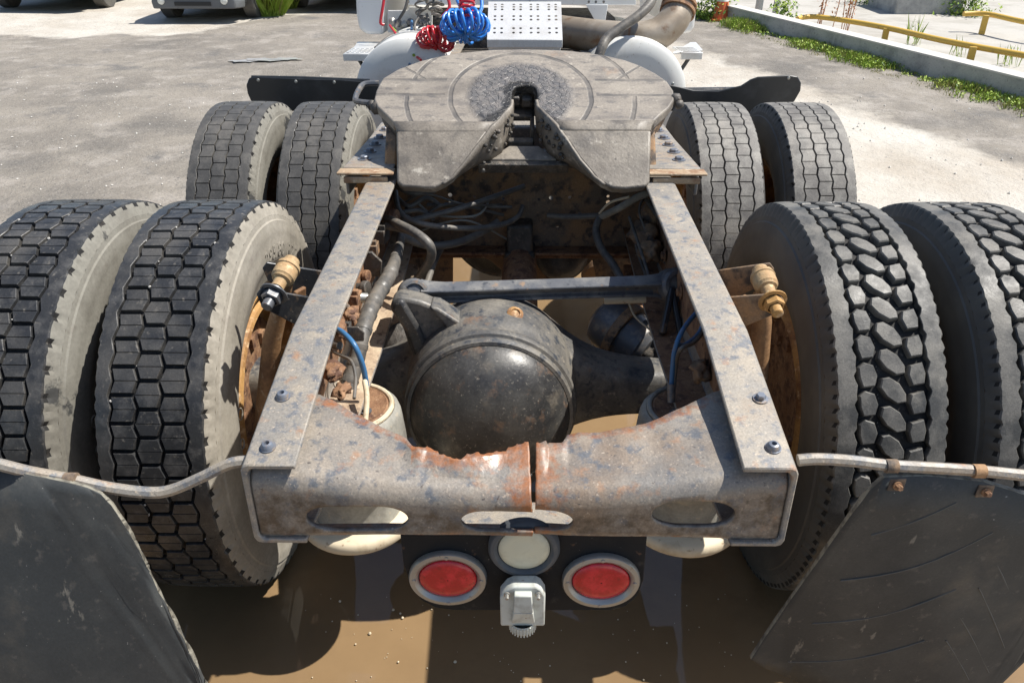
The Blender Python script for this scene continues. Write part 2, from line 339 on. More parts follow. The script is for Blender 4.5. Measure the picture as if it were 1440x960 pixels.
# muddy water under the truck
def water_material():
    m = mat('muddy_water', (.245, .162, .085), .03, [(2.5, .4, .7, (.205, .134, .070)), (1.2, .5, .75, (.28, .19, .105)), (9, .55, .72, (.215, .142, .076)), (230, .72, .76, (.42, .36, .28))], [(5, .04, 2, .012), (30, .02, 2, .003)], spec=.42); return m
wm_ = water_material()
g = MB(); g.grid([[Vector((x, y, .022)) for x in np.linspace(-1.75, 1.75, 30)] for y in np.linspace(-1.6, 5.6, 40)])
tag(g.build('puddle', wm_, smooth_deg=180, recalc=False), kind='structure')
g = MB()
p0 = on_ground(372, 87); mat('sky_glint', (.52, .53, .54), .10, spec=1.0)  # pale base colour paints the sky's reflection on the water
for k in range(4):
    c = p0+Vector(((k-1.5)*.16, (k % 2)*.08, 0)); n = 18; zz = max(gz(c.x+dx, c.y+dy) for dx in (-.2, 0, .2) for dy in (-.12, 0, .12))+.008
    vs = [Vector((c.x+math.cos(a)*(.19+.05*math.sin(3*a+k)), c.y+math.sin(a)*(.10+.03*math.sin(5*a+k)), zz+.001*k)) for a in np.linspace(0, 2*math.pi, n, endpoint=False)]
    g.add(vs, [tuple(range(n))])
tag(g.build('small_puddle', MAT['sky_glint']), kind='structure')

# ------------------------------------------------------------------ the truck
TR = Vector((0, 2.5, 0))
truck = tag(empty('semi_truck', TR), 'semi truck seen from behind, bare fifth wheel plate and worn frame above a muddy puddle', 'truck')
MW[truck.name] = Matrix.Translation(TR)
RAD, FR, FF = .52, 1.82, 3.19
mat('stone', (.52, .50, .46), .8)

def tyre_mesh(kind, mats, letters=None):
    """tyre about the X axis at the origin. material slots: tread, groove, sidewall at +x, sidewall at -x"""
    mb = MB(); depth = {'hex': .012, 'lug': .016, 'worn': .008}[kind]; nb = {'hex': 54, 'lug': 54, 'worn': 60}[kind]
    def P(x, r, a): return Vector((x, r*math.cos(a), r*math.sin(a)))
    rt = lambda v: RAD - .10*v*v*3.0/1.0*.5 - (.35*(abs(v)-.085)**2*8 if abs(v) > .085 else 0)
    TW = .116; xi0 = {'hex': .083, 'lug': .076, 'worn': .079}[kind]
    NA = nb*6; A = 2*math.pi
    # groove floor
    mb.mi = 1
    fl = [(-xi0-.006+i*(2*xi0+.012)/8) for i in range(9)]
    vs = []; fs = []; M_ = NA//2
    for v in fl:
        for k in range(M_): vs.append(P(v, rt(v)-depth, A*k/M_))
    for i in range(8):
        for k in range(M_): l = (k+1) % M_; fs.append((i*M_+k, i*M_+l, (i+1)*M_+l, (i+1)*M_+k))
    mb.add(vs, fs)
    # shoulders with notched outer edge, then sidewall
    for sg in (-1, 1):
        prof_n = 9; vs = []
        for k in range(NA):
            a = A*k/NA; ph = (k % 6)/6.0; tri = abs(ph-.5)*4-1
            if sg < 0: tri = -tri
            amp = {'hex': .0042, 'lug': .0030, 'worn': .0030}[kind]
            xi = xi0 + amp*tri
            if kind == 'lug': xi += .0022*math.sin(k*2.1)
            notch = (k % 3 == 1); big = (k % 6 == 1)
            jit = .0012*math.sin(k*12.9898)*math.sin(k*4.1)
            xo = TW + jit
            dn = (.0045 if big else .0018) if notch else 0
            if kind == 'lug': dn = (.004 if notch else -.001)
            rr = rt(TW)
            ring = [(xi, rt(xi)-depth-.001), (xi, rt(xi)-.0012), (xi+.0013, rt(xi)), ((xi+xo)/2, rt((xi+xo)/2)), (xo-.003-dn*.5, rt(xo-.003)), (xo-dn, rr-.003-dn*.6),
                    (xo+.0045-dn*1.1, rr-.013), (xo+.009-dn*.5, rr-.026), (xo+.012, rr-.034)]
            vs += [P(sg*x, r, a) for x, r in ring]
        for j in range(prof_n-1):
            mb.mi = 0 if j < 5 else (2 if sg > 0 else 3)
            fs = []
            b = len(mb.v) if j == 0 else b
            if j == 0:
                mb.v += [tuple(v) for v in vs]
            for k in range(NA):
                l = (k+1) % NA; mb.f.append((b+k*prof_n+j, b+l*prof_n+j, b+l*prof_n+j+1, b+k*prof_n+j+1))
                mb.m.append(1 if (kind != 'lug' and j == 5 and k % 6 in (0, 1)) else (1 if (kind == 'lug' and j == 5 and k % 3 == 1) else mb.mi))
        # sidewall
        mb.mi = 2 if sg > 0 else 3
        rr = rt(TW)
        sw = [(TW+.012, rr-.034), (TW+.0145, rr-.046), (TW+.0185, rr-.049), (TW+.0205, rr-.062), (TW+.0235, rr-.078), (TW+.0232, rr-.080), (TW+.025, rr-.10), (TW+.0245, rr-.125), (TW+.020, rr-.150), (TW+.018, rr-.153),
              (TW+.010, rr-.175), (TW+.003, rr-.195), (TW+.002, rr-.199), (TW-.010, rr-.213), (TW-.012, rr-.219), (TW-.022, rr-.228), (TW-.03, rr-.232)]
        mb.lathe([(sg*x, r) for x, r in sw], (0, 0, 0), (1, 0, 0), n=120)
    # tread blocks
    def block(poly, ac, top_mi=0):
        mb.mi = 0; ch = {'hex': .0014, 'lug': .0028, 'worn': .0008}[kind]
        cx = sum(p[0] for p in poly)/len(poly); cv = sum(p[1] for p in poly)/len(poly); n = len(poly)
        vs = []
        for (q, dr, ins) in ((0, -depth-.001, -.0012), (1, -ch, 0), (2, 0, ch)):
            for (t, v) in poly:
                L_ = math.hypot(t-cx, v-cv); k = 1-ins/L_; tt = cx+(t-cx)*k; vv = cv+(v-cv)*k
                vs.append(P(vv, rt(vv)+dr, ac+tt/RAD))
        vs.append(P(cv, rt(cv)+.0002, ac+cx/RAD))
        fs = []
        for q in (0, 1):
            for i in range(n): j = (i+1) % n; fs.append((q*n+i, q*n+j, (q+1)*n+j, (q+1)*n+i))
        fs += [(2*n+i, 2*n+(i+1) % n, 3*n) for i in range(n)]
        mb.add(vs, fs)
    pitch = A*RAD/nb
    for i in range(nb):
        a0 = A*i/nb; j_ = lambda: random.uniform(-.0011, .0011)
        if kind == 'hex':
            g_ = .0046; hp = pitch/2-g_; sp = .00045
            # middle row, shifted half a pitch: wide at mid height
            for s_ in (-1, 1):
                block([(s_*sp, -.0268+j_()), (s_*hp, -.0185+j_()), (s_*hp, .0185+j_()), (s_*sp, .0268+j_())], a0+.5*pitch/RAD)
                for d in (-1, 1):
                    inn = [(s_*sp, d*.0256+j_()), (s_*hp, d*.0340+j_())]; ou = [(s_*hp, d*(.0735 if d > 0 else .0795)+j_()), (s_*sp, d*(.0800 if d > 0 else .0730)+j_())]
                    block(inn+ou, a0)
        elif kind == 'worn':
            hp = pitch/2-.0014
            block([(-hp, -.0198+j_()), (0, -.0258), (hp, -.0198+j_()), (hp, .0258), (0, .0198+j_()), (-hp, .0258)], a0+.5*pitch/RAD+j_())
            for d in (-1, 1):
                ie, ic, oe, oc = (-.0316, -.0256, -.0773, -.0713) if d < 0 else (.0256, .0316, .0713, .0773)
                block([(-hp, ie), (0, ic), (hp, ie), (hp, oe), (0, oc), (-hp, oe)], a0+j_())
        else:
            k = 1/1000.
            cen = [(-24, -20), (-27, -6), (-14, 13), (8, 25), (24, 25), (28, 8), (14, -13), (-6, -25)]
            lef = [(-14, -20), (-25, -8), (-19, 13), (3, 21), (25, 14), (28, -12), (8, -20)]
            rig = [(0, -19), (-19, -13), (-26, 15), (-3, 21), (19, 17), (23, -10)]
            for pl, cv, off in ((cen, 0, 0), (lef, -.0505, .45), (rig, .0505, .45)):
                block([(t*k*1.02, v*k*(1.08 if cv == 0 else .93)+cv) for t, v in pl], a0+off*pitch/RAD)
                # small stone ejector nubs in the groove
            mb.mi = 0
            for q in (-1, 1):
                for e in (-.004, .004): mb.box(P(q*.0262+e*.2, RAD-depth+.002, a0+(.22*pitch+e)/RAD), (.0022, .0022, .0022))
    if letters:
        mb.mi = 2
        for txt, sz, rad_, a_mid, hgt in letters:
            cu = bpy.data.curves.new('t', 'FONT'); cu.body = txt; cu.size = sz; cu.extrude = .0012; cu.align_x = 'CENTER'; cu.space_character = 1.15; cu.offset = .0006
            to = bpy.data.objects.new('t', cu); C.objects.link(to); dg = bpy.context.evaluated_depsgraph_get(); dg.update()
            me = bpy.data.meshes.new_from_object(to.evaluated_get(dg)); bpy.data.objects.remove(to)
            vs = []
            for v in me.vertices:
                r = rad_+v.co.y; a = a_mid - v.co.x/rad_   # reads left to right seen from +x... mirrored for the inner side
                rr = [(RAD-.0375-.10, .141), (RAD-.0375-.125, .1405), (RAD-.0375-.15, .136), (RAD-.0375-.17, .128)]
                x = np.interp(r, [.30, .32, .34, .362, .365, .390, .415, .437, .453], [.113, .119, .1265, .1345, .1365, .1408, .1413, .1398, .1368])
                vs.append(P(x+.0004+max(0, v.co.z)*.8, r, a))
            b = len(mb.v); mb.v += [tuple(v) for v in vs]
            for p in me.polygons: mb.f.append(tuple(i+b for i in p.vertices)); mb.m.append(2)
            bpy.data.meshes.remove(me)
        for (rad_, a_c, rr_) in ((.36, 2.75, .014), (.36, 2.95, .012)):
            pts = []
            for k in range(20):
                q = A*k/20; r = rad_+rr_*math.sin(q); pts.append(P(.1375, r, a_c+rr_*math.cos(q)/rad_))
            mb.tube(pts, .0016, 5, closed=True)
    me = mb.mesh('tyre', [MAT[m] for m in mats], 32, recalc=False)
    bm = bmesh.new(); bm.from_mesh(me)
    bmesh.ops.recalc_face_normals(bm, faces=bm.faces); bm.to_mesh(me); bm.free()
    me.polygons.foreach_set('use_smooth', [True]*len(me.polygons)); me.set_sharp_from_angle(angle=R(32)); return me
def remat(me, mats):
    m2 = me.copy()
    for i, m in enumerate(mats): m2.materials[i] = MAT[m]
    return m2
t_hex = tyre_mesh('hex', ['rubber_tread', 'groove', 'side_dust', 'side_half'], [('295/80 R22.5', .050, .374, 1.20, 0)])
t_hex_o = remat(t_hex, ['rubber_tread', 'groove', 'side_dust2', 'side_half'])
t_lug = tyre_mesh('lug', ['rubber_lug', 'groove', 'side_dark', 'side_dark'])
t_worn = tyre_mesh('worn', ['rubber_worn_l', 'groove', 'side_dust2', 'side_half'])
t_worn_o = remat(t_worn, ['rubber_worn_l', 'groove', 'side_dust2', 'side_half'])
t_worn_r = remat(t_worn, ['rubber_worn', 'groove', 'side_dark', 'side_dark'])
def rim_mesh():
    mb = MB()
    mb.lathe([(-.098, .300), (-.108, .296), (-.104, .283), (-.085, .262), (.085, .262), (.104, .283), (.108, .296), (.098, .300)], (0, 0, 0), (1, 0, 0), 64)
    mb.lathe([(.090, .262), (.100, .255), (.104, .245), (.060, .235), (.030, .205), (.02, .17), (.02, .09), (.03, .085)], (0, 0, 0), (1, 0, 0), 48)
    for k in range(10):
        a = 2*math.pi*k/10; mb.lathe([(-.002, .014), (.012, .014), (.012, .0)], (.02, .14*math.cos(a), .14*math.sin(a)), (1, 0, 0), 6)
    return mb.mesh('rim', [MAT['rust_orange']], 30)
rim_me = rim_mesh()
mb = MB(); mb.lathe([(-.06, .0), (-.06, .12), (-.055, .205), (-.04, .212), (.10, .212), (.11, .2), (.12, .09)], (0, 0, 0), (1, 0, 0), 48)
for k in range(12):
    a = 2*math.pi*k/12; mb.box((-.055, .15*math.cos(a), .15*math.sin(a)), (.03, .03, .03))
drum_me = mb.mesh('brake_drum', [MAT['rust']], 30)
WHEELS = [(-.781, FR, t_hex, 'left'), (-1.121, FR, t_hex_o, 'left'), (.781, FR, t_lug, 'right'), (1.121, FR, t_lug, 'right'),
          (-.781, FF, t_worn, 'left'), (-1.121, FF, t_worn_o, 'left'), (.781, FF, t_worn_r, 'right'), (1.121, FF, t_worn_r, 'right')]
for i, (x, y, me, side) in enumerate(WHEELS):
    wb = Matrix.Translation((x, y, RAD))
    we = empty('wheel', (0, 0, 0)); parent_keep(we, truck, wb)
    spin = Matrix.Rotation(R([0, 3.1, 1.2, 4.6, 0, 2.4, 1.1, 3.9][i]), 4, 'X')
    lab = {0: 'black block tread tyre with pale mud on its inner sidewall', 1: 'black block tread tyre half covered in dried mud', 2: 'deep lug tread tyre with dark sidewall', 3: 'outermost deep lug tread tyre', 4: 'worn grey tyre with shallow wavy grooves and muddy sidewall', 5: 'worn grey tyre on the far outside', 6: 'worn dusty tyre beside the frame', 7: 'worn dusty outer tyre with dark sidewall'}[i]
    ty = bpy.data.objects.new('tyre', me); C.objects.link(ty); parent_keep(ty, we, wb @ spin if i else wb); ty['label'] = lab
    flip = Matrix.Rotation(math.pi, 4, 'Z') if (abs(x) < 1) == (x > 0) else Matrix.Identity(4)
    ri = bpy.data.objects.new('rim', rim_me); C.objects.link(ri); parent_keep(ri, we, wb @ flip)
    if i in (0, 1, 4, 5):
        mb = MB()
        for _ in range(26):
            a_ = random.uniform(R(60), R(190)); v_ = random.choice((-.029, .029, -.081, .081))+random.uniform(-.002, .002); r_ = random.uniform(.0015, .0038); c = Vector((x+v_, y+(RAD-.004)*math.cos(a_), RAD+(RAD-.004)*math.sin(a_)))
            mb.lathe([(-r_, 0), (-r_*.5, r_*.9), (r_*.5, r_), (r_, 0)], c, (random.random(), random.random(), 1), 6)
        tag(mb.build('lodged_stones', MAT['stone'], we, smooth_deg=50), kind='stuff')
    if abs(x) < 1:
        dr = bpy.data.objects.new('brake_drum', drum_me); C.objects.link(dr); parent_keep(dr, we, wb @ Matrix.Rotation(math.pi if x < 0 else 0, 4, 'Z'))

# --- frame rails
def rail(sg):
    mb = MB(); X = .430*sg; fw = .086; th = .009
    ST = [(.953, .914, .757), (1.288, .985, .715), (1.70, 1.012, .71), (2.14, 1.040, .73), (2.6, 1.05, .78), (5.4, 1.06, .80)]
    rings = []
    for (y, zt, zb) in ST:
        q = [(0, zb), (0, zb+.006), (0, zt-.006)]
        rings.append([Vector((X-sg*a, y, z)) for a, z in ((0, zb+.012), (0, zt-.012), (.004, zt-.003), (.012, zt), (fw, zt), (fw, zt-th), (.016, zt-th), (th, zt-.018), (th, zb+.018), (.016, zb+th), (fw, zb+th), (fw, zb), (.012, zb), (.004, zb+.003))])
    mb.loft(rings)
    # mud caked on the web of the channel
    o = mb.build('frame_rail', MAT['rail_paint'], truck, bevel=.002, seg=1, label='worn grey %s frame rail with flaking blue and tan paint' % ('left' if sg < 0 else 'right'))
    m2 = MB(); rows = []
    for j in range(60):
        y = 1.10+j*.055; zt = np.interp(y, [s_[0] for s_ in ST], [s_[1] for s_ in ST]); row = []
        for i in range(9):
            z = .772+(zt-.03-.772)*i/8; n = mnoise.noise(Vector((y*7, z*9, sg)))+.6*mnoise.noise(Vector((y*22, z*22, 3*sg)))
            row.append(Vector((X-sg*(.0125+max(0, n)*.014), y, z)))
        rows.append(row)
    m2.grid(rows)
    m3 = MB(); rows = []
    for j in range(60):
        y = 1.16+j*.05; zf = np.interp(y, [s_[0] for s_ in ST], [s_[2] for s_ in ST])+.0095; row = []
        for i in range(7):
            q = i/6; n = mnoise.noise(Vector((y*9, q*3, sg*2)))+.6*mnoise.noise(Vector((y*26, q*8, 3*sg))); row.append(Vector((X-sg*(.012+.073*q), y, zf+.006*(1-q)+max(0, n)*.012*(1-q*q))))
        rows.append(row)
    m3.grid(rows); m3.build('caked_mud', MAT['dust_tan' if sg < 0 else 'rust'], o, smooth_deg=60)
    m2.build('caked_mud', MAT['rust' if sg > 0 else 'dust_tan'] if False else MAT['rust'], o, smooth_deg=60)
    return o, ST
rails = {}
for sg in (-1, 1): rails[sg], ST = rail(sg)
def ztop(y): return float(np.interp(y, [s_[0] for s_ in ST], [s_[1] for s_ in ST]))
def on_rail(px, py):
    z = 1.0
    for _ in range(12): p = at(px, py, z=z); z = ztop(p.y)
    return Vector((p.x, p.y, z))
def bolt(p, nrm, r=.011, parent=None, hexh=True, name='bolt', m='bolt_blue'):
    mb = MB(); n = Vector(nrm).normalized(); mb.lathe([(0, r*1.5), (.0025, r*1.5), (.003, r*.5)], p, n, 20)
    if hexh: mb.lathe([(.002, r), (.009, r), (.011, r*.8), (.011, 0)], p, n, 6)
    else: mb.lathe([(.002, r*1.35), (.006, r*1.25), (.010, r*.9), (.011, r*.5), (.005, r*.42), (.005, 0)], p, n, 20)
    return mb.build(name, MAT[m], parent, smooth_deg=30)
for px, py, sg, hx in ((398, 558, -1, False), (377, 629, -1, False), (1069, 561, 1, True), (1087, 630, 1, False)):
    p = on_rail(px, py); bolt(p, (0, -.2, 1), .0085, rails[sg], hx)
# --- rear crossmember: bent channel, torn along its front edge and cracked
EL = [(430, 564), (450, 567), (470, 573), (500, 588), (520, 597), (548, 609), (572, 619), (581, 630), (590, 633), (600, 633), (612, 639), (625, 641), (640, 646), (655, 645), (672, 643), (690, 640), (702, 637), (720, 636), (738, 631), (753, 627)]
ER = [(761, 633), (770, 627), (790, 624), (798, 613), (815, 611), (830, 611), (870, 607), (900, 601), (930, 592), (960, 580), (985, 569), (1000, 564), (1030, 560), (1050, 560)]
YB = .962
cross = MB(); wear = []; grime_shade = []
def fold_z(x): return .853+.042*min(1, (abs(x)/.40)**1.7)
def edge_of(pts):
    out = []
    for px, py in pts:
        x0 = (px-733)/900
        z = .872+.026*min(1, abs(x0)/.36)
        p = at(px, py, z=z); out.append((p.x, p.y, z))
    return out
def cross_sheet(pts, xa, xb, n):
    E_ = edge_of(pts); ex = [e[0] for e in E_]; ey = [e[1] for e in E_]
    rows = []
    for i in range(n):
        x = xa+(xb-xa)*i/(n-1); fz = fold_z(x); yE = float(np.interp(x, ex, ey)); zE = fz+.022 + .004*mnoise.noise(Vector((x*20, 0, 0)))
        torn = -.17 < x < .045
        jag = 0
        if torn: zE += .003*mnoise.noise(Vector((x*14, 1, 0)))+.002; jag = .006*mnoise.noise(Vector((x*110, 5, 0)))+.0035*abs(mnoise.noise(Vector((x*260, 5, 0))))+(.005 if (i//7) % 3 == 0 else 0)
        elif x > 0: jag = .0012*mnoise.noise(Vector((x*90, 5, 0)))
        zb = .769-.006*min(1, (abs(x)/.38)**6); r = .030
        prof = [(YB+.024, zb+.0), (YB+.012, zb+.0), (YB+.003, zb+.003), (YB, zb+.010)]+[(YB, zb+.010+(fz-r-zb-.010)*k/16) for k in range(1, 17)]
        for k in range(1, 6):
            a = math.pi/2*k/5; prof.append((YB+r-r*math.cos(a), fz-r+r*math.sin(a)*(1.0)))
        y0 = YB+r
        for k in range(1, 9):
            q = k/8; prof.append((y0+(yE-y0)*q+jag*q**14, fz+(zE-fz)*q+.0015*mnoise.noise(Vector((x*15, q*3, 7)))))
        dn = .003*mnoise.noise(Vector((x*9, 0, 3)))
        if xa < 0: sh = -.0025*max(0, 1-abs(x-xb)/.05)
        else: sh = .0035*max(0, 1-abs(x-xa)/.05)
        gap = max(0, 1-abs(x-(xb if xa < 0 else xa))/.05)
        rows.append([Vector((x-(.0075 if xa < 0 else -.0030)*gap*max(0, (kk-14)/20)+.0012*gap*mnoise.noise(Vector((kk*.9, xa, 0))), p[0]+dn+sh, p[1]+(.004*gap*max(0, (kk-16)/18) if xa < 0 else 0))) for kk, p in enumerate(prof)])
    b0 = len(cross.v); cross.grid(rows)
    for i in range(n):
        x = rows[i][0].x
        for k in range(len(rows[0])):
            wv = 0
            if xa < 0 and x > -.175: wv = max(0, (k-20)/12)*.66
            e = min(abs(x-xb) if xa < 0 else abs(x-xa), 1); wv = max(wv, .62-e*6)
            if k <= 2: wv = max(wv, .42)
            if k >= len(rows[0])-2: wv = max(wv, .46)
            wear.append(wv); zz_ = rows[i][k].z; grime_shade.append(.50*max(0, min(1, (fold_z(x)-.012-zz_)/.035))+.12*mnoise.noise(Vector((x*8, zz_*20, 4))) if k > 2 else .3)  # rear web darkened below the fold: mud spray plus painted shade
cross_sheet(EL, -.4195, .0235, 140); nL = len(cross.v)
cross_sheet(ER, .0262, .4195, 125)
# below the crack the web is still one piece: a narrow joining strip
rows = [[Vector((x, YB, z)) for z in np.linspace(.790, .825, 3)] for x in (.0235, .0262)]
cross.grid(rows); wear += [.6]*6; grime_shade += [.3]*6
# at() gives edges at slightly different x than the straight columns, so the sheets keep their own columns
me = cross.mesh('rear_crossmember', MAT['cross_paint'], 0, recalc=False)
at_ = me.attributes.new('wear', 'FLOAT', 'POINT'); at_.data.foreach_set('value', wear); at2 = me.attributes.new('grime_shade', 'FLOAT', 'POINT'); at2.data.foreach_set('value', grime_shade)
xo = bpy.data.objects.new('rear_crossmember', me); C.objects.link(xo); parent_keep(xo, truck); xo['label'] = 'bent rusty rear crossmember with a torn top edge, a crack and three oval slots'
bm = bmesh.new(); bm.from_mesh(me); bmesh.ops.recalc_face_normals(bm, faces=bm.faces); bm.to_mesh(me); bm.free()
def stadium(x0, x1, z0, z1, x, z):
    r = (z1-z0)/2; cz = (z0+z1)/2; k = 1.9; xa, xb = x0+r*k, x1-r*k; dx = (x-xa)/k if x < xa else ((x-xb)/k if x > xb else 0); return math.hypot(dx, z-cz)-r
bm = bmesh.new(); bm.from_mesh(me)
for a, b in (((428, 709), (576, 746)), ((648, 716), (805, 747)), ((918, 702), (1030, 738))):
    p = at(*a, Y=YB); q = at(*b, Y=YB); S_ = (p.x, q.x, max(q.z, .782), p.z)
    sdf = lambda v: stadium(*S_, v.x, v.z)
    kill = [f for f in bm.faces if f.calc_center_median().y < YB+.02 and f.calc_center_median().z > .775 and sdf(f.calc_center_median()) < 0]
    rimv = set(v for f in kill for v in f.verts); bmesh.ops.delete(bm, geom=kill, context='FACES_ONLY')
    for v in list(rimv):
        if not v.is_valid or not v.link_faces:
            if v.is_valid: bm.verts.remove(v)
            continue
        for _ in range(6):
            d = sdf(v.co); e = 1e-4; gx = (sdf(v.co+Vector((e, 0, 0)))-d)/e; gz_ = (sdf(v.co+Vector((0, 0, e)))-d)/e; g2 = gx*gx+gz_*gz_+1e-6; v.co.x -= d*gx/g2; v.co.z -= d*gz_/g2
loose = [e for e in bm.edges if not e.link_faces]; bmesh.ops.delete(bm, geom=loose, context='EDGES')
bm.to_mesh(me); bm.free()
me.polygons.foreach_set('use_smooth', [True]*len(me.polygons)); me.set_sharp_from_angle(angle=R(45))
m = xo.modifiers.new('s', 'SOLIDIFY'); m.thickness = .0075; m.offset = 0; m.use_rim = True
# gussets closing the channel ends inside the rails
for sg in (-1, 1):
    mb = MB(); mb.box((sg*.4165, 1.03, .828), (.008, .12, .120)); mb.build('end_gusset', MAT['cross_paint'], truck, bevel=.003)
# backing plate seen through the middle slot
mb = MB(); mb.prism([at(632, 706, Y=1.24), at(818, 706, Y=1.24), at(818, 752, Y=1.13), at(632, 752, Y=1.13)], (0, 0, -.006)); mb.build('inner_brace', MAT['rail_paint'], truck)
# --- lamp panel
PY = .985
def ov(mb, c, rx, rz, y0, y1, n=40, inner=None):
    pass
pl = [at(563, 752, Y=PY), at(567, 790, Y=PY), at(577, 822, Y=PY), at(592, 843, Y=PY), at(612, 854, Y=PY), at(636, 857.5, Y=PY), at(860, 858, Y=PY), at(880, 852, Y=PY), at(896, 838, Y=PY), at(905, 815, Y=PY), at(910, 752, Y=PY)]
mb = MB(); mb.prism(pl, (0, .006, 0)); panel = mb.build('lamp_panel', MAT['panel_black'], truck, bevel=.0015, label='black plate below the crossmember that carries the lamps')
def oval_ring(mb, c, prof, n=48):
    """prof: (rx, rz, y offset)"""
    rings = []
    for rx, rz, dy in prof: rings.append([Vector((c.x+rx*math.cos(2*math.pi*k/n), c.y+dy, c.z+rz*math.sin(2*math.pi*k/n))) for k in range(n)])
    mb.loft(rings, caps=False)
for px, py, lab in ((630, 811.5, 'left oval red tail lamp with dull steel bezel'), (845, 815, 'right oval red tail lamp with dull steel bezel')):
    c = at(px, py, Y=PY-.004); T = empty('tail_lamp', (0, 0, 0)); parent_keep(T, truck, Matrix.Translation(c)); T['label'] = lab
    s_ = (at(px+55, py, Y=PY-.004)-c).length; h = (at(px, py-36, Y=PY-.004)-at(px, py+36, Y=PY-.004)).length/2
    mb = MB(); oval_ring(mb, c, [(s_, h, .003), (s_, h, -.004), (s_*.97, h*.96, -.008), (s_*.86, h*.84, -.009), (s_*.76, h*.73, -.004), (s_*.74, h*.70, .001)])
    for q in ((-.86, 0), (.86, 0), (0, .86), (0, -.88)): mb.lathe([(0, .004), (.003, .003), (.0035, 0)], (c.x+q[0]*s_, c.y-.007, c.z+q[1]*h), (0, -1, 0), 8)
    mb.build('bezel', MAT['stainless'], T, smooth_deg=40)
    mb = MB(); oval_ring(mb, c, [(s_*.735, h*.69, .002), (s_*.735, h*.69, -.003), (s_*.70, h*.645, -.0055), (s_*.5, h*.46, -.0068), (s_*.25, h*.24, -.0074), (s_*.02, h*.02, -.0075)])
    mb.build('lens', MAT['lens_red'], T, smooth_deg=60)
c = at(737, 768, Y=PY-.004); T = empty('round_lamp', (0, 0, 0)); parent_keep(T, truck, Matrix.Translation(c)); T['label'] = 'round cream lamp in a thick grey rubber grommet, half hidden by the crossmember'
mb = MB(); mb.lathe([(-.004, .060), (.006, .060), (.012, .056), (.013, .050), (.008, .045), (.0, .043)], c, (0, -1, 0), 48); mb.build('grommet', MAT['grommet'], T)
mb = MB(); mb.lathe([(.0, .0435), (.007, .043), (.010, .039), (.012, .030), (.011, .024), (.013, .016), (.013, 0)], c, (0, -1, 0), 48); mb.build('lens', MAT['lens_cream'], T)
# trailer plug socket
c = at(735, 858, Y=PY-.035); T = empty('trailer_socket', (0, 0, 0)); parent_keep(T, truck, Matrix.Translation(c)); T['label'] = 'pale grey trailer plug socket hanging under the lamp panel'
def pp(px, py, dy=0): return at(px, py, Y=PY-.045+dy)
mb = MB(); mb.prism([pp(703, 840), pp(713, 829), pp(722, 825), pp(754, 825), pp(761, 829), pp(767, 838), pp(766, 880), pp(704, 880)], (0, .028, 0)); mb.build('housing', MAT['socket'], T, bevel=.003)
mb = MB(); mb.prism([pp(723, 838, -.012), pp(748, 838, -.012), pp(750, 862, -.014), pp(722, 862, -.014)], (0, .014, 0)); mb.prism([pp(722, 862, -.013), pp(750, 862, -.013), pp(752, 876, -.006), pp(719, 876, -.006)], (0, .012, 0)); mb.build('lid', MAT['socket'], T, bevel=.002)
mb = MB()
a = pp(735, 880); mb.lathe([(0, .022), (.014, .022), (.020, .020), (.022, .012), (.022, 0)], a+Vector((0, .014, .003)), (0, 0, -1), 40)
for k in range(14):
    q = math.pi+math.pi*k/13; mb.box(a+Vector((.0225*math.cos(q), .014+.0225*math.sin(q), -.008)), (.0025, .0025, .018))
mb.build('ribbed_collar', MAT['socket'], T, smooth_deg=30)
for px in (713, 757): bolt(pp(px, 835, -.001), (0, -1, 0), .0035, T, True, 'screw', 'stainless')
# --- mud flap hangers and flaps
def hang(pts, name='flap_hanger', label=None, r=.0095):
    mb = MB(); P_ = smooth([Vector(p) for p in pts], 5); mb.tube(P_, r, 8); return mb.build(name, MAT['rail_paint'], truck, smooth_deg=30, label=label)
HL = [at(348, 648, Y=.99), at(322, 652, Y=.985), at(285, 670, Y=.98), at(240, 689, Y=.975), at(205, 692, Y=.97), at(150, 685, Y=.965), at(100, 674, Y=.96), at(40, 663, Y=.955), at(-40, 645, Y=.95), at(-260, 610, Y=.94)]
HR = [at(1122, 647, Y=.99), at(1150, 645, Y=.99), at(1200, 648, Y=.99), at(1250, 654, Y=.99), at(1320, 658, Y=.99), at(1380, 662, Y=.99), at(1440, 668, Y=.99), at(1500, 674, Y=.99), at(1640, 690, Y=.99)]
hl = hang(HL, label='bent rusty rod that carries the left mud flap'); hr = hang(HR, label='straight rusty rod that carries the right mud flap')
for px, py, par, Y in ((100, 674, hl, .958), (1253, 655, hr, .988), (1376, 662, hr, .988)):
    p = at(px, py, Y=Y); mb = MB(); mb.tube([p+Vector((-.009, 0, 0)), p+Vector((.009, 0, 0))], .0112, 12); mb.build('clamp', MAT['rust_dark'], par)
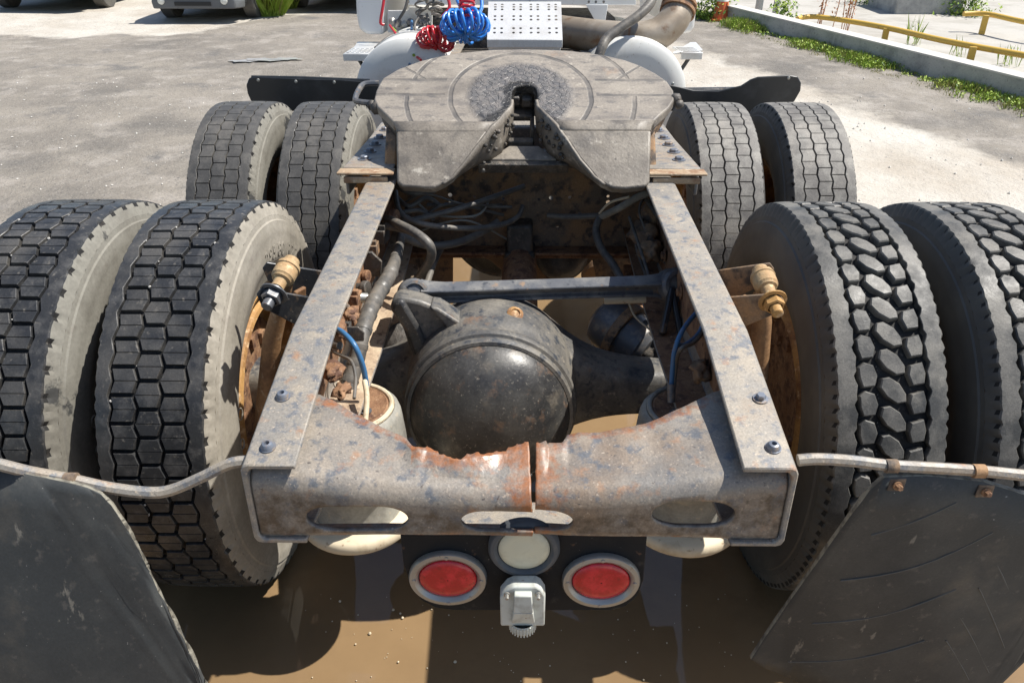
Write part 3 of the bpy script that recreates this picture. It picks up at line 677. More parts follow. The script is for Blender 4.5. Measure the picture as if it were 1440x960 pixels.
# left flap: outline on a gently curved sheet
def flap(outline, Yf, name, label, parent=truck, th=.009, ribs=()):
    """outline in picture coordinates, each with its own distance; sheet bulges along its width"""
    mb = MB(); P_ = [at(px, py, Y=Yf(px, py)) for px, py in outline]
    cx = sum((p for p in P_), Vector())/len(P_)
    bm = bmesh.new(); vs = [bm.verts.new(p) for p in P_]; f = bm.faces.new(vs)
    bmesh.ops.triangulate(bm, faces=[f]); bmesh.ops.subdivide_edges(bm, edges=bm.edges, cuts=7, use_grid_fill=True)
    # pull the inner vertices onto the bulged surface
    for v in bm.verts:
        d = v.co-CAMP; q = ROT.inverted() @ d; px = CX+q.x/-q.z*F_PX; py = CY-q.y/-q.z*F_PX
        v.co = at(px, py, Y=Yf(px, py)+.010*mnoise.noise(Vector((px/160, py/160, 1)))+.003*mnoise.noise(Vector((px/50, py/50, 4))))
    bmesh.ops.recalc_face_normals(bm, faces=bm.faces)
    me = bpy.data.meshes.new(name); bm.to_mesh(me); bm.free(); me.materials.append(MAT['flap']); me.materials.append(MAT['flap_edge'])
    me.polygons.foreach_set('use_smooth', [True]*len(me.polygons))
    o = bpy.data.objects.new(name, me); C.objects.link(o); parent_keep(o, parent); o['label'] = label
    m = o.modifiers.new('s', 'SOLIDIFY'); m.thickness = th; m.offset = 0; m.material_offset_rim = 1
    for r_ in ribs:
        pass
    return o
YL = lambda px, py: .955-.00030*(py-660)+.00006*(px-100)*((py-660)/300)
fl_ = flap([(-260, 614), (-40, 650), (0, 655), (50, 667), (100, 677), (125, 684), (142, 692), (158, 708), (170, 726), (182, 744), (193, 765), (203, 785), (211, 803), (222, 826), (236, 852), (250, 880), (270, 918), (290, 960), (310, 1010), (330, 1080), (-300, 1120)], YL, 'mud_flap', 'black rubber left mud flap with a chewed pale edge')
def YR(px, py):
    t = (py-668)/290.; s_ = (px-1240)/200.
    return .985+.10*t+.05*math.sin(min(max((px-1100)/340., 0), 1)*math.pi)*t*-.8
RO = [(1243, 668), (1300, 666), (1380, 674), (1402, 681), (1425, 688), (1460, 700), (1520, 740), (1530, 800), (1500, 860), (1462, 905), (1420, 945), (1390, 975), (1360, 1010), (1300, 1050), (1225, 1008), (1170, 980), (1110, 950), (1075, 936), (1055, 924), (1075, 893), (1110, 842), (1140, 800), (1170, 757), (1200, 715), (1222, 686)]
fr_ = flap(RO, YR, 'mud_flap', 'curled black rubber right mud flap with a moulded chevron pattern')
def ridge(px0, py0, px1, py1, bow=0, r=.0016):
    pts = []
    for k in range(9):
        t = k/8; px = px0+(px1-px0)*t; py = py0+(py1-py0)*t+bow*math.sin(math.pi*t); pts.append(at(px, py, Y=YR(px, py)+.010*mnoise.noise(Vector((px/160, py/160, 1)))+.003*mnoise.noise(Vector((px/50, py/50, 4)))-.0050))
    mb = MB(); mb.tube(pts, r, 6); return mb
rb = MB()
for (a, b, c_, d, e) in ((1225, 752, 1345, 706, 4), (1182, 816, 1396, 748, 14), (1142, 876, 1344, 828, 12), (1108, 930, 1300, 900, 10), (1376, 826, 1412, 910, -3), (1330, 900, 1362, 955, -2), (1400, 790, 1435, 870, -3), (1350, 868, 1390, 945, -3)):
    q = ridge(a, b, c_, d, e); b0 = len(rb.v); rb.v += q.v; rb.f += [tuple(i+b0 for i in f) for f in q.f]; rb.m += q.m
mat('flap_ridge', (.075, .077, .076), .6)
rb.build('chevron_ridges', MAT['flap_ridge'], fr_, smooth_deg=60)
for px, py in ((1261, 681), (1385, 690)):
    p = at(px, py, Y=YR(px, py)-.006); mb = MB(); mb.box(p, (.026, .003, .024)); o = mb.build('flap_bracket', MAT['rust_dark'], truck, bevel=.002); bolt(p+Vector((0, -.003, 0)), (0, -1, .2), .005, o, True, 'bolt', 'rust')

# ------------------------------------------------------------------ fifth wheel
TAU = R(19); FO = Vector((0, 2.34, 1.228))
FX = Vector((1, 0, 0)); FV = Vector((0, math.cos(TAU), math.sin(TAU))); FN = Vector((0, -math.sin(TAU), math.cos(TAU)))
FM = Matrix.Translation(FO) @ Matrix((FX, FV, FN)).transposed().to_4x4()
def uv(px, py, w_=0):
    d = ray(px, py); t = (FO+FN*w_-CAMP).dot(FN)/d.dot(FN); p = CAMP+d*t-FO; return Vector((p.dot(FX), p.dot(FV), w_))
fw = empty('fifth_wheel', (0, 0, 0)); parent_keep(fw, truck, FM); fw['label'] = 'worn grey fifth wheel coupling plate tilted back, with a dark throat slot'
def iron(name):
    m = mat(name, (.195, .17, .14), .55, [(5, .42, .62, (.255, .225, .185)), (11, .50, .64, (.11, .098, .085)), (4, .48, .64, (.125, .108, .09)), (26, .60, .70, (.40, .365, .31)), (3.3, .64, .74, (.30, .18, .11)), (70, .6, .7, (.09, .08, .07))], [(130, .35, 5, .002), (20, .35, 5, .006)], spec=.5, rough_var=.12, fine=(160, .22))
    return m
iron('cast_iron')
# the top face adds grease marks: rings, spokes and the cracked grease in the middle
m = mat('plate_top', (.245, .215, .18), .50, [(4, .42, .60, (.30, .265, .22)), (9, .50, .64, (.18, .16, .14), 7, (1, 2.5, 1)), (22, .56, .68, (.13, .12, .11), 7, (1, 2, 1)), (34, .6, .7, (.42, .375, .31)), (3, .62, .72, (.33, .21, .13))], [(130, .3, 5, .002), (20, .2, 5, .004)], spec=.5, rough_var=.12, fine=(160, .2))
t = m.node_tree; N = t.nodes; L = t.links; b = N['Principled BSDF']
src = b.inputs['Base Color'].links[0].from_socket
tc = N.new('ShaderNodeTexCoord'); sp = N.new('ShaderNodeSeparateXYZ')
wob = N.new('ShaderNodeTexNoise'); wob.inputs['Scale'].default_value = 9; wob.inputs['Detail'].default_value = 4; L.new(tc.outputs['Object'], wob.inputs['Vector'])
va = N.new('ShaderNodeVectorMath'); va.operation = 'MULTIPLY_ADD'; L.new(wob.outputs['Color'], va.inputs[0]); va.inputs[1].default_value = (.014, .014, .014); L.new(tc.outputs['Object'], va.inputs[2])
vb = N.new('ShaderNodeVectorMath'); vb.operation = 'SUBTRACT'; L.new(va.outputs[0], vb.inputs[0]); vb.inputs[1].default_value = (.007, .007, .007)
L.new(vb.outputs[0], sp.inputs[0])
def Mx(op, a, c=None, d=None):
    n = N.new('ShaderNodeMath'); n.operation = op
    for i, v in enumerate((a, c, d)):
        if v is None: continue
        if isinstance(v, (int, float)): n.inputs[i].default_value = v
        else: L.new(v, n.inputs[i])
    return n.outputs[0]
X_, Y_ = sp.outputs[0], sp.outputs[1]
CEN = uv(738, 134); KY = 1.0
q1 = uv(633, 134); q2 = uv(738, 76); RX = abs(q1.x); RY = q2.y-CEN.y
def radial(rx, ry, cy):
    return Mx('SQRT', Mx('ADD', Mx('POWER', Mx('DIVIDE', X_, rx), 2), Mx('POWER', Mx('DIVIDE', Mx('SUBTRACT', Y_, cy), ry), 2)))
def band(v, c, wd, soft=.5):
    d = Mx('ABSOLUTE', Mx('SUBTRACT', v, c)); mr = N.new('ShaderNodeMapRange'); mr.inputs[1].default_value = wd; mr.inputs[2].default_value = wd*(1+soft)+.0005; mr.inputs[3].default_value = 1; mr.inputs[4].default_value = 0; L.new(d, mr.inputs[0]); return mr.outputs[0]
r1 = radial(RX, RY, CEN.y)
ring1 = band(r1, 1.0, .022, .8)
R2x = abs(uv(574, 125).x); R2y = uv(738, 71).y-CEN.y+.05
r2 = radial(R2x, R2y*1.15, CEN.y)
ring2 = band(r2, 1.0, .012, .9)
yl1 = uv(560, 112).y; yl2 = uv(560, 133).y
out_ = Mx('GREATER_THAN', Mx('ABSOLUTE', X_), RX*1.08)
l1 = Mx('MULTIPLY', band(Y_, yl1, .004, .9), out_); l2 = Mx('MULTIPLY', band(Y_, yl2, .004, .9), out_)
btw = Mx('LESS_THAN', Mx('ABSOLUTE', Mx('SUBTRACT', Y_, (yl1+yl2)/2)), abs(yl1-yl2)/2)
ring2 = Mx('MULTIPLY', ring2, Mx('SUBTRACT', 1, btw))
dg1 = band(Mx('SUBTRACT', Mx('ABSOLUTE', X_), Mx('MULTIPLY_ADD', Y_, .9, RX*1.05)), 0, .004, .9)
dg1 = Mx('MULTIPLY', dg1, Mx('MULTIPLY', out_, Mx('GREATER_THAN', Y_, yl1)))
marks = Mx('MAXIMUM', Mx('MAXIMUM', ring1, ring2), Mx('MAXIMUM', Mx('MAXIMUM', l1, l2), dg1))
nb = N.new('ShaderNodeTexNoise'); nb.inputs['Scale'].default_value = 14; nb.inputs['Detail'].default_value = 5; L.new(tc.outputs['Object'], nb.inputs['Vector'])
mrn = N.new('ShaderNodeMapRange'); mrn.inputs[1].default_value = .35; mrn.inputs[2].default_value = .6; mrn.inputs[3].default_value = .25; mrn.inputs[4].default_value = .85; L.new(nb.outputs['Fac'], mrn.inputs[0])
mx = N.new('ShaderNodeMix'); mx.data_type = 'RGBA'; L.new(Mx('MULTIPLY', marks, mrn.outputs[0]), mx.inputs[0]); L.new(src, mx.inputs[6]); mx.inputs[7].default_value = (.085, .08, .075, 1)
# cracked grease cake
inn = N.new('ShaderNodeMapRange'); inn.inputs[1].default_value = .70; inn.inputs[2].default_value = .80; inn.inputs[3].default_value = 1; inn.inputs[4].default_value = 0; L.new(r1, inn.inputs[0])
vo = N.new('ShaderNodeTexVoronoi'); vo.feature = 'DISTANCE_TO_EDGE'; vo.inputs['Scale'].default_value = 62; vo.inputs['Randomness'].default_value = 1; L.new(vb.outputs[0], vo.inputs['Vector'])
cr = N.new('ShaderNodeMapRange'); cr.inputs[1].default_value = .0; cr.inputs[2].default_value = .10; cr.inputs[3].default_value = 0; cr.inputs[4].default_value = 1; L.new(vo.outputs['Distance'], cr.inputs[0])
cc = N.new('ShaderNodeMix'); cc.data_type = 'RGBA'; L.new(cr.outputs[0], cc.inputs[0]); cc.inputs[6].default_value = (.035, .034, .034, 1); cc.inputs[7].default_value = (.115, .11, .108, 1)
n5 = N.new('ShaderNodeTexNoise'); n5.inputs['Scale'].default_value = 40; n5.inputs['Detail'].default_value = 4; L.new(tc.outputs['Object'], n5.inputs['Vector'])
r5 = N.new('ShaderNodeMapRange'); r5.inputs[1].default_value = .45; r5.inputs[2].default_value = .62; L.new(n5.outputs['Fac'], r5.inputs[0])
cd = N.new('ShaderNodeMix'); cd.data_type = 'RGBA'; L.new(r5.outputs[0], cd.inputs[0]); L.new(cc.outputs[2], cd.inputs[6]); cd.inputs[7].default_value = (.165, .15, .138, 1)
my = N.new('ShaderNodeMix'); my.data_type = 'RGBA'; L.new(inn.outputs[0], my.inputs[0]); L.new(mx.outputs[2], my.inputs[6]); L.new(cd.outputs[2], my.inputs[7])
# black grease smeared round the throat and down the lips of the V
gx = Mx('ABSOLUTE', X_); edge_x = Mx('ADD', .028, Mx('MULTIPLY', Mx('MAXIMUM', Mx('SUBTRACT', uv(738, 149).y, Y_), 0), .75))
dd = Mx('SUBTRACT', gx, edge_x); ny = Mx('MAXIMUM', Mx('SUBTRACT', Y_, uv(738, 118).y), 0)
dist = Mx('ADD', Mx('MAXIMUM', dd, 0), Mx('MULTIPLY', ny, 1.3)); gn = N.new('ShaderNodeTexNoise'); gn.inputs['Scale'].default_value = 26; gn.inputs['Detail'].default_value = 6; L.new(tc.outputs['Object'], gn.inputs['Vector'])
gsum = Mx('SUBTRACT', Mx('MULTIPLY', gn.outputs['Fac'], .075), dist); gm = N.new('ShaderNodeMapRange'); gm.inputs[1].default_value = .008; gm.inputs[2].default_value = .026; L.new(gsum, gm.inputs[0])
mz = N.new('ShaderNodeMix'); mz.data_type = 'RGBA'; L.new(gm.outputs[0], mz.inputs[0]); L.new(my.outputs[2], mz.inputs[6]); mz.inputs[7].default_value = (.022, .020, .018, 1)
n6 = N.new('ShaderNodeTexNoise'); n6.inputs['Scale'].default_value = 3.2; n6.inputs['Detail'].default_value = 7; n6.inputs['Distortion'].default_value = 1.2; L.new(tc.outputs['Object'], n6.inputs['Vector'])
r6 = N.new('ShaderNodeMapRange'); r6.inputs[1].default_value = .52; r6.inputs[2].default_value = .68; r6.inputs[4].default_value = .65; L.new(n6.outputs['Fac'], r6.inputs[0])
mw = N.new('ShaderNodeMix'); mw.data_type = 'RGBA'; L.new(r6.outputs[0], mw.inputs[0]); L.new(mz.outputs[2], mw.inputs[6]); mw.inputs[7].default_value = (.115, .10, .085, 1)
L.new(mw.outputs[2], b.inputs['Base Color'])
bn = N.new('ShaderNodeBump'); bn.inputs['Strength'].default_value = .7; bn.inputs['Distance'].default_value = .004
hh = Mx('SUBTRACT', Mx('MULTIPLY', Mx('ADD', cr.outputs[0], Mx('MULTIPLY', n5.outputs['Fac'], 2)), Mx('MULTIPLY', inn.outputs[0], .45)), Mx('MULTIPLY', marks, .9))
L.new(hh, bn.inputs['Height']); L.new(b.inputs['Normal'].links[0].from_socket, bn.inputs['Normal']); L.new(bn.outputs[0], b.inputs['Normal'])

left_side = [(557, 176), (545, 163), (531, 150), (526, 140), (529, 127), (538, 110), (560, 97), (590, 86), (618, 79), (647, 74), (693, 70), (735, 69)]
right_side = [(775, 70), (797, 71), (826, 74), (852, 78), (878, 84), (900, 92), (922, 103), (938, 114), (947, 127), (948, 140), (941, 151), (928, 162), (916, 174)]
slot_pts = [(783, 175), (756, 149), (755, 128), (752, 122.5), (745, 120.3), (738, 120), (731, 120.3), (724, 122.5), (720.5, 128), (719, 149), (692, 177)]
top = [uv(*p) for p in left_side+right_side+slot_pts]
FD = .020                                   # how far the rounded fold eats into the plate and the ramps
nl_, nr_ = len(left_side), len(left_side)+len(right_side)
fold = {-1: [top[0].copy(), top[-1].copy()], 1: [top[nr_].copy(), top[nr_-1].copy()]}
def toward(p, q, d): return p+(q-p).normalized()*d
top2 = [p.copy() for p in top]
top2[0] = toward(top[0], top[1], FD); top2[-1] = toward(top[-1], top[-2], FD); top2[nr_-1] = toward(top[nr_-1], top[nr_-2], FD); top2[nr_] = toward(top[nr_], top[nr_+1], FD)
fold_top = {-1: [top2[0], top2[-1]], 1: [top2[nr_], top2[nr_-1]]}
top = top2
def smoothpoly(p): return p
mb = MB(); mb.mi = 0
# slab: top polygon and its skirt
n = len(top); th = .055
def tri_prism(poly, depth_, mats, name, parent, world, bev=.007, seg=3, label=None, drop=None):
    bm = bmesh.new(); a = [bm.verts.new(p) for p in poly]; dr = drop or (lambda p: Vector((p[0], p[1], p[2]-depth_)))
    bb = [bm.verts.new(dr(p)) for p in poly]; k = len(poly)
    f = bm.faces.new(a); f2 = bm.faces.new(bb[::-1])
    for i in range(k): bm.faces.new((a[i], bb[i], bb[(i+1) % k], a[(i+1) % k]))
    bmesh.ops.triangulate(bm, faces=[f, f2]); bmesh.ops.recalc_face_normals(bm, faces=bm.faces)
    bmesh.ops.dissolve_limit(bm, angle_limit=.01, verts=bm.verts, edges=bm.edges)
    me = bpy.data.meshes.new(name); bm.to_mesh(me); bm.free(); me.materials.append(MAT[mats])
    me.polygons.foreach_set('use_smooth', [True]*len(me.polygons)); me.set_sharp_from_angle(angle=R(30))
    o = bpy.data.objects.new(name, me); C.objects.link(o); parent_keep(o, parent, world)
    if bev: m_ = o.modifiers.new('b', 'BEVEL'); m_.width = bev; m_.segments = seg; m_.limit_method = 'ANGLE'; m_.angle_limit = R(35)
    if label: o['label'] = label
    return o
# flat part and the two ramps in one casting
RB_Y, RB_Z = 2.035, 1.030      # foot of the ramps
def ramp_pt(px, py):
    """on the ramp plane through the bend line and the ramp foot"""
    a = FO+FV*uv(735, 176).y; bfoot = Vector((0, RB_Y, RB_Z)); d = bfoot-a; nn_ = Vector((0, -d.z, d.y)); r_ = ray(px, py)
    t_ = (a-CAMP).dot(nn_)/r_.dot(nn_); return CAMP+r_*t_
iFM = FM.inverted()
flat_o = tri_prism(top, .030, 'plate_top', 'top_plate', fw, FM, bev=.005)
for sg, pts in ((-1, [(557, 176), (692, 177), (672, 203), (650, 232), (637, 249), (624, 258), (612, 263.5), (600, 264), (566, 262), (558, 256)]), (1, [(783, 175), (916, 174), (914, 255), (908, 262), (880, 265), (861, 264), (846, 257), (836, 248), (816, 224), (800, 200)])):
    poly = [iFM @ ramp_pt(*p) for p in pts]
    # the bend edge uses the same points as the flat part
    c0, c1 = fold[sg]
    a0_, a1_ = toward(c0, poly[-1], FD), toward(c1, poly[2], FD); poly[0], poly[1] = a0_, a1_
    mb = MB(); t0_, t1_ = fold_top[sg]; rows = []
    for k in range(9):
        q = k/8; rows.append([(t0_*(1-q)**2+c0*2*q*(1-q)+a0_*q*q)*(1-j/6)+(t1_*(1-q)**2+c1*2*q*(1-q)+a1_*q*q)*(j/6) for j in range(7)])
    # keep the fold closed against both castings
    mb.grid([[p+Vector((0, .004, -.0002)) for p in rows[0]]]+rows+[[p+Vector((0, -.002, -.0035)) for p in rows[-1]]])
    fo_ = mb.build('rounded_fold', MAT['cast_iron'], fw, FM, smooth_deg=80, recalc=False); m_ = fo_.modifiers.new('s', 'SOLIDIFY'); m_.thickness = .02; m_.offset = -1 if fo_.data.polygons[20].normal.z > 0 else 1
    o = tri_prism(poly, .03, 'cast_iron', 'ramp', fw, FM, bev=.006, drop=lambda p: Vector((p[0], p[1]+.018, p[2]-.030)))
# inner walls of the V
def wall(pts_top, pts_bot, mname='cast_iron', name='throat_wall'):
    mb = MB(); a = [Vector(p) for p in pts_top]; bt = [Vector(p) for p in pts_bot]; rows = []
    for k in range(5): t_ = k/4; rows.append([p*(1-t_)+q*t_+Vector((.002*mnoise.noise(p*30+Vector((k, 0, 0))), 0, .002*mnoise.noise(p*25))) for p, q in zip(a, bt)])
    mb.grid(rows); return mb.build(name, MAT[mname], fw, FM, solid=.008)
def dens(pts, k=5):
    out = []
    for i in range(len(pts)-1):
        for j in range(k): out.append(pts[i]*(1-j/k)+pts[i+1]*j/k)
    return out+[pts[-1]]
vl = [uv(720, 140), uv(719, 149), uv(692, 177)]+[iFM @ ramp_pt(*p) for p in ((672, 203), (650, 232), (637, 249), (622, 259))]
vr = [uv(755, 140), uv(756, 149), uv(783, 175)]+[iFM @ ramp_pt(*p) for p in ((800, 200), (816, 224), (836, 248), (850, 260))]
def inward(v, s_):
    out = []
    for i, p in enumerate(v): out.append(Vector((p.x+s_*(.002+.022*min(1, i/3)), p.y+.004, p.z-.095+.060*max(0, min(1, (i-1.5)/4.5)))))
    return out
bl = [uv(722, 150, -.085), uv(719, 186, -.092), uv(704, 214, -.100), uv(690, 224, -.105), uv(671, 231, -.112), uv(650, 243, -.118), uv(628, 260, -.118)]
br = [uv(753, 150, -.085), uv(756, 186, -.092), uv(771, 214, -.100), uv(785, 224, -.105), uv(803, 232, -.112), uv(823, 244, -.118), uv(845, 261, -.118)]
wall(dens(vl), dens(bl)); wall(dens(vr), dens(br))
mb = MB(); mb.prism([uv(716, 205, -.098), uv(757, 205, -.098), uv(783, 224, -.104), uv(686, 224, -.104)], (0, 0, -.012)); mb.build('throat_shelf', MAT['cast_iron'], fw, FM, bevel=.003)
mb = MB(); mb.prism([uv(672, 226, -.107), uv(800, 226, -.107), uv(800, 232, -.107), uv(672, 232, -.107)], (0, .01, -.035)); mb.build('shelf_front', MAT['greasy'], fw, FM, bevel=.003)
mb = MB(); mb.box((-.034, uv(738, 175, -.1).y, -.13), (.012, .12, .10)); mb.box((.036, uv(738, 175, -.1).y, -.13), (.012, .12, .10)); mb.box((0, uv(738, 196, -.1).y, -.125), (.075, .022, .05)); mb.build('yoke_casting', MAT['greasy'], fw, FM, bevel=.004)
mb = MB()
s0 = uv(738, 121); lk = [uv(722, 137, -.045), uv(753, 137, -.045)]
mb.box((0, s0.y+.02, -.05), (.085, .016, .10)); mb.box((-.017, lk[0].y, -.045), (.030, .055, .03)); mb.box((.019, lk[0].y-.004, -.05), (.030, .05, .03)); mb.box((0, lk[0].y-.03, -.085), (.075, .05, .02))
mb.build('lock_jaws', MAT['greasy'], fw, FM, bevel=.006, seg=3)
mb = MB()
for k in range(46):
    sd_ = -1 if k % 2 else 1; t_ = random.random(); v = vl if sd_ < 0 else vr; i = random.choice((1, 2)); p = v[i]*(1-t_)+v[i+1 if i < 6 else 6]*t_
    r_ = random.uniform(.003, .008); z_ = -random.uniform(.01, .09); c = Vector((p.x-sd_*-.004*0+(.012 if sd_ < 0 else -.012), p.y, p.z+z_))
    for q in range(1): mb.lathe([(-r_, 0), (-r_*.6, r_*.8), (0, r_), (r_*.6, r_*.7), (r_, 0)], c, (random.uniform(-1, 1), random.uniform(-1, 1), 1), 6)
tag(mb.build('grease_lumps', MAT['greasy'], fw, FM, smooth_deg=80), kind='stuff')
# grease lumps clinging along the front lip and the dark web under the plate
for sg in (-1, 1):
    mb = MB(); mb.box((sg*.21, -.02, -.085), (.20, .30, .02)); mb.box((sg*.30, -.02, -.065), (.02, .30, .06)); mb.box((sg*.12, .03, -.065), (.015, .2, .06)); mb.build('underframe', MAT['greasy'], fw, FM, bevel=.004)
# pivot skirts at both sides
for sg in (-1, 1):
    q = [uv(557 if sg < 0 else 916, 175), uv(531 if sg < 0 else 941, 150), uv(528 if sg < 0 else 948, 134)]
    mb = MB(); rows = []
    for k in range(7):
        t_ = k/6; rows.append([Vector((p.x-sg*(.012+.05*t_*t_), p.y, -.028-.085*t_)) for p in dens(q, 3)])
    mb.grid(rows); mb.build('side_skirt', MAT['rust_dark'] if sg > 0 else MAT['greasy'], fw, FM, solid=.012)
# release handle
h0 = [uv(531, 146, -.02), uv(503, 143, -.02), uv(500, 138, -.02), uv(505, 126, -.02), uv(513, 118, -.02), uv(533, 117, -.02)]
mb = MB(); mb.tube(smooth(h0, 4), .0085, 8); mb.build('release_handle', MAT['steel_dark'], fw, FM)
for p, s_ in ((uv(530, 152, -.02), .02), (uv(523, 148, -.022), .016), (uv(950, 139, -.01), .017), (uv(955, 147, -.02), .014)):
    mb = MB(); mb.lathe([(-s_, 0), (-s_*.7, s_*.8), (0, s_), (s_*.8, s_*.7), (s_, 0)], p, (1, .3, .2), 8); mb.build('pivot_end', MAT['greasy'], fw, FM, smooth_deg=60)
# mounting: brackets, base plates on the rails with bolts, rusty cross angle
for sg in (-1, 1):
    mb = MB()
    mb.prism([Vector((sg*.352, 2.16, 1.055)), Vector((sg*.352, 2.60, 1.055)), Vector((sg*.352, 2.46, 1.20)), Vector((sg*.352, 2.26, 1.17))], (sg*.035, 0, 0))
    mb.build('pivot_bracket', MAT['rust_dark'], truck, bevel=.006)
    mb = MB(); zt = 1.046
    pl = [on_rail(483 if sg < 0 else 984, 247), on_rail(556 if sg < 0 else 915, 247), Vector((sg*.35, 2.75, zt)), Vector((sg*.47, 2.75, zt))]
    x_out = abs(pl[0].x)
    pl = [Vector((sg*x_out, 2.13, zt+.006)), Vector((sg*.355, 2.13, zt+.006)), Vector((sg*.355, 2.8, zt+.006)), Vector((sg*(x_out-.02), 2.8, zt+.006))]
    mb.prism(pl, (0, 0, .010)); mb.box((sg*(x_out-.006), 2.46, zt-.03), (.01, .64, .07)); o = mb.build('mounting_plate', MAT['alu' if False else 'rail_paint'], truck, bevel=.003, label='%s mounting angle on the rail with a row of bolts' % ('left' if sg < 0 else 'right'))
    for yy in (2.22, 2.31, 2.40, 2.49, 2.60): bolt((sg*(x_out-.045), yy, zt+.016), (0, 0, 1), .013, o)
    mb = MB(); mb.box((sg*(.355+x_out)/2, 2.10, zt+.012), (x_out-.355+.015, .05, .007)); mb.box((sg*(.355+x_out)/2, 2.082, zt-.006), (x_out-.355-.02, .010, .018)); mb.build('angle_end', MAT['rust_tan'], truck, bevel=.003)
mb = MB(); mb.box((0, 2.30, 1.045), (.66, .05, .05)); mb.build('cross_bar', MAT['greasy'], truck, bevel=.008)

# ------------------------------------------------------------------ middle of the chassis
def hole(x, y, z, r=.006):
    def f(mb): mb.lathe([(-.03, 0), (-.03, r), (.03, r), (.03, 0)], (x, y, z), (0, 1, 0), 10)
    return f
YP = 2.46
mb = MB(); mb.box((0, YP, .84), (.84, .009, .32)); o = mb.build('middle_crossmember', MAT['rust_dark'], None, label=None)
holes = [(633, 274), (633, 284), (667, 276), (667, 304), (708, 279), (758, 280), (775, 278), (801, 277), (855, 276), (855, 284), (784, 318), (690, 277), (815, 300), (617, 300)]
cut(o, [hole(*at(px, py, Y=YP), .0055 if i % 3 else .0075) for i, (px, py) in enumerate(holes)]); o.data.materials.clear(); o.data.materials.append(MAT['rust_dark']); parent_keep(o, truck)
o['label'] = 'rust brown plate across the frame with small drilled holes'
mb = MB(); mb.box((0, YP-.04, .705), (.83, .07, .010)); mb.box((0, YP-.03, .69), (.83, .01, .03)); mb.build('lower_flange', MAT['rust'], truck, bevel=.003)
for zc_, hz in ((.90, .205), (1.085, .085)):
    mb = MB(); mb.box((0, 2.95, zc_), (.60, .05, hz)); mb.build('rear_tie', MAT['greasy'], truck, bevel=.006)
mb = MB(); mb.prism([at(px, py, Y=2.56) for px, py in ((500, 312), (912, 312), (912, 402), (840, 402), (833, 366), (815, 385), (790, 397), (760, 402), (706, 402), (705, 380), (690, 367), (670, 357), (645, 347), (637, 345), (637, 402), (500, 402))], (0, .012, 0)); mb.build('arched_web', MAT['rust_dark'], truck, bevel=.003)
c = at(790, 358, Y=2.50); mb = MB(); mb.lathe([(-.05, .095), (0, .092), (.03, .075), (.05, .04), (.055, 0)], c, (0, -1, .25), 32); mb.build('front_axle_cover', MAT['axle_black'], truck)
# shaft support block and slip yoke, drive shaft
mb = MB(); mb.box((.0, YP-.05, .76), (.085, .08, .10)); mb.box((.0, YP-.06, .705), (.10, .09, .03)); mb.build('centre_bracket', MAT['greasy'], truck, bevel=.01, seg=3)
mb = MB(); A0 = Vector((0, 2.95, .78)); A1 = Vector((.0, 1.98, .60)); d = (A1-A0)
mb.lathe([(0, .045), (.3, .045), (.32, .058), (.36, .058), (.37, .05), (.42, .05), (.44, .058), (.50, .058), (.51, .047), (.55, .045), (.56, 0)], A0, d, 24); mb.build('slip_yoke', MAT['greasy'], truck)
mb = MB(); mb.lathe([(.55, .030), (.56, .056), (.86, .056), (.88, .048), (.9, .02)], A0, d, 28); mb.build('drive_shaft', MAT['rust'], truck, label='rust brown drive shaft between the axles')
def axle(Y0, full=True):
    ax = empty('drive_axle', (0, 0, 0)); parent_keep(ax, truck, Matrix.Translation((0, Y0, .52))); ax['label'] = ('rear' if full else 'front') + ' drive axle with a round black differential housing'
    cx, cz = -.072, .585
    mb = MB(); k = Y0-1.82; O = (cx, 1.82+k, cz)
    prof = [(.325, 0), (.324, .035), (.318, .075), (.304, .117), (.280, .156), (.254, .182), (.230, .195), (.214, .199)]
    mb.lathe(prof[::-1], O, (0, -1, 0), 64); mb.build('differential_cover', MAT['axle_black'], ax, smooth_deg=50, label='glossy black domed cover')
    mb = MB(); mb.lathe([(.218, .194), (.225, .198), (.223, .206), (.212, .210), (.205, .207), (.200, .208), (.197, .215), (.188, .218), (.174, .217), (.166, .211), (.150, .212), (.138, .216), (.11, .221), (.06, .223), (0, .218), (-.06, .204), (-.12, .18), (-.16, .14), (-.2, .09), (-.28, .07)], O, (0, -1, 0), 72)
    mb.build('differential_housing', MAT['axle_dust'], ax, smooth_deg=40)
    for sg in (-1, 1):
        mb = MB(); rings = []; n = 20
        for t_ in np.linspace(0, 1, 16):
            x = cx+sg*(.11+t_*(.56-sg*cx*-1-.0)); X = abs(x-cx); hh = .066+.105*math.exp(-((X-.11)/.13)**1.5); dp = .065+.075*math.exp(-((X-.11)/.12)**1.4); zc = cz-.045*(1-math.exp(-(X-.11)/.12)); ring = []
            for q in range(n):
                a_ = 2*math.pi*q/n; ca, sa = math.cos(a_), math.sin(a_); e_ = .55
                ring.append(Vector((x, Y0+dp*math.copysign(abs(ca)**e_, ca), zc+hh*math.copysign(abs(sa)**e_, sa))))
            rings.append(ring)
        mb.loft(rings); mb.build('axle_tube', MAT['axle_dust'], ax, smooth_deg=50)
    for k_ in range(14):
        a_ = 2*math.pi*(k_+.5)/14
        if math.sin(a_) < -.2: continue
    mb = MB(); p = Vector((cx+.221*math.cos(R(74)), Y0-.085, cz+.221*math.sin(R(74)))); nn_ = Vector((math.cos(R(76)), -.5, math.sin(R(76))))
    mb.lathe([(-.02, .021), (.004, .021), (.006, .017), (.008, .012), (.004, .010), (.004, 0)], p, nn_, 18); mb.build('filler_plug', MAT['rust_orange'], ax)
    return ax
ax1 = axle(FR); ax2 = axle(FF, False)
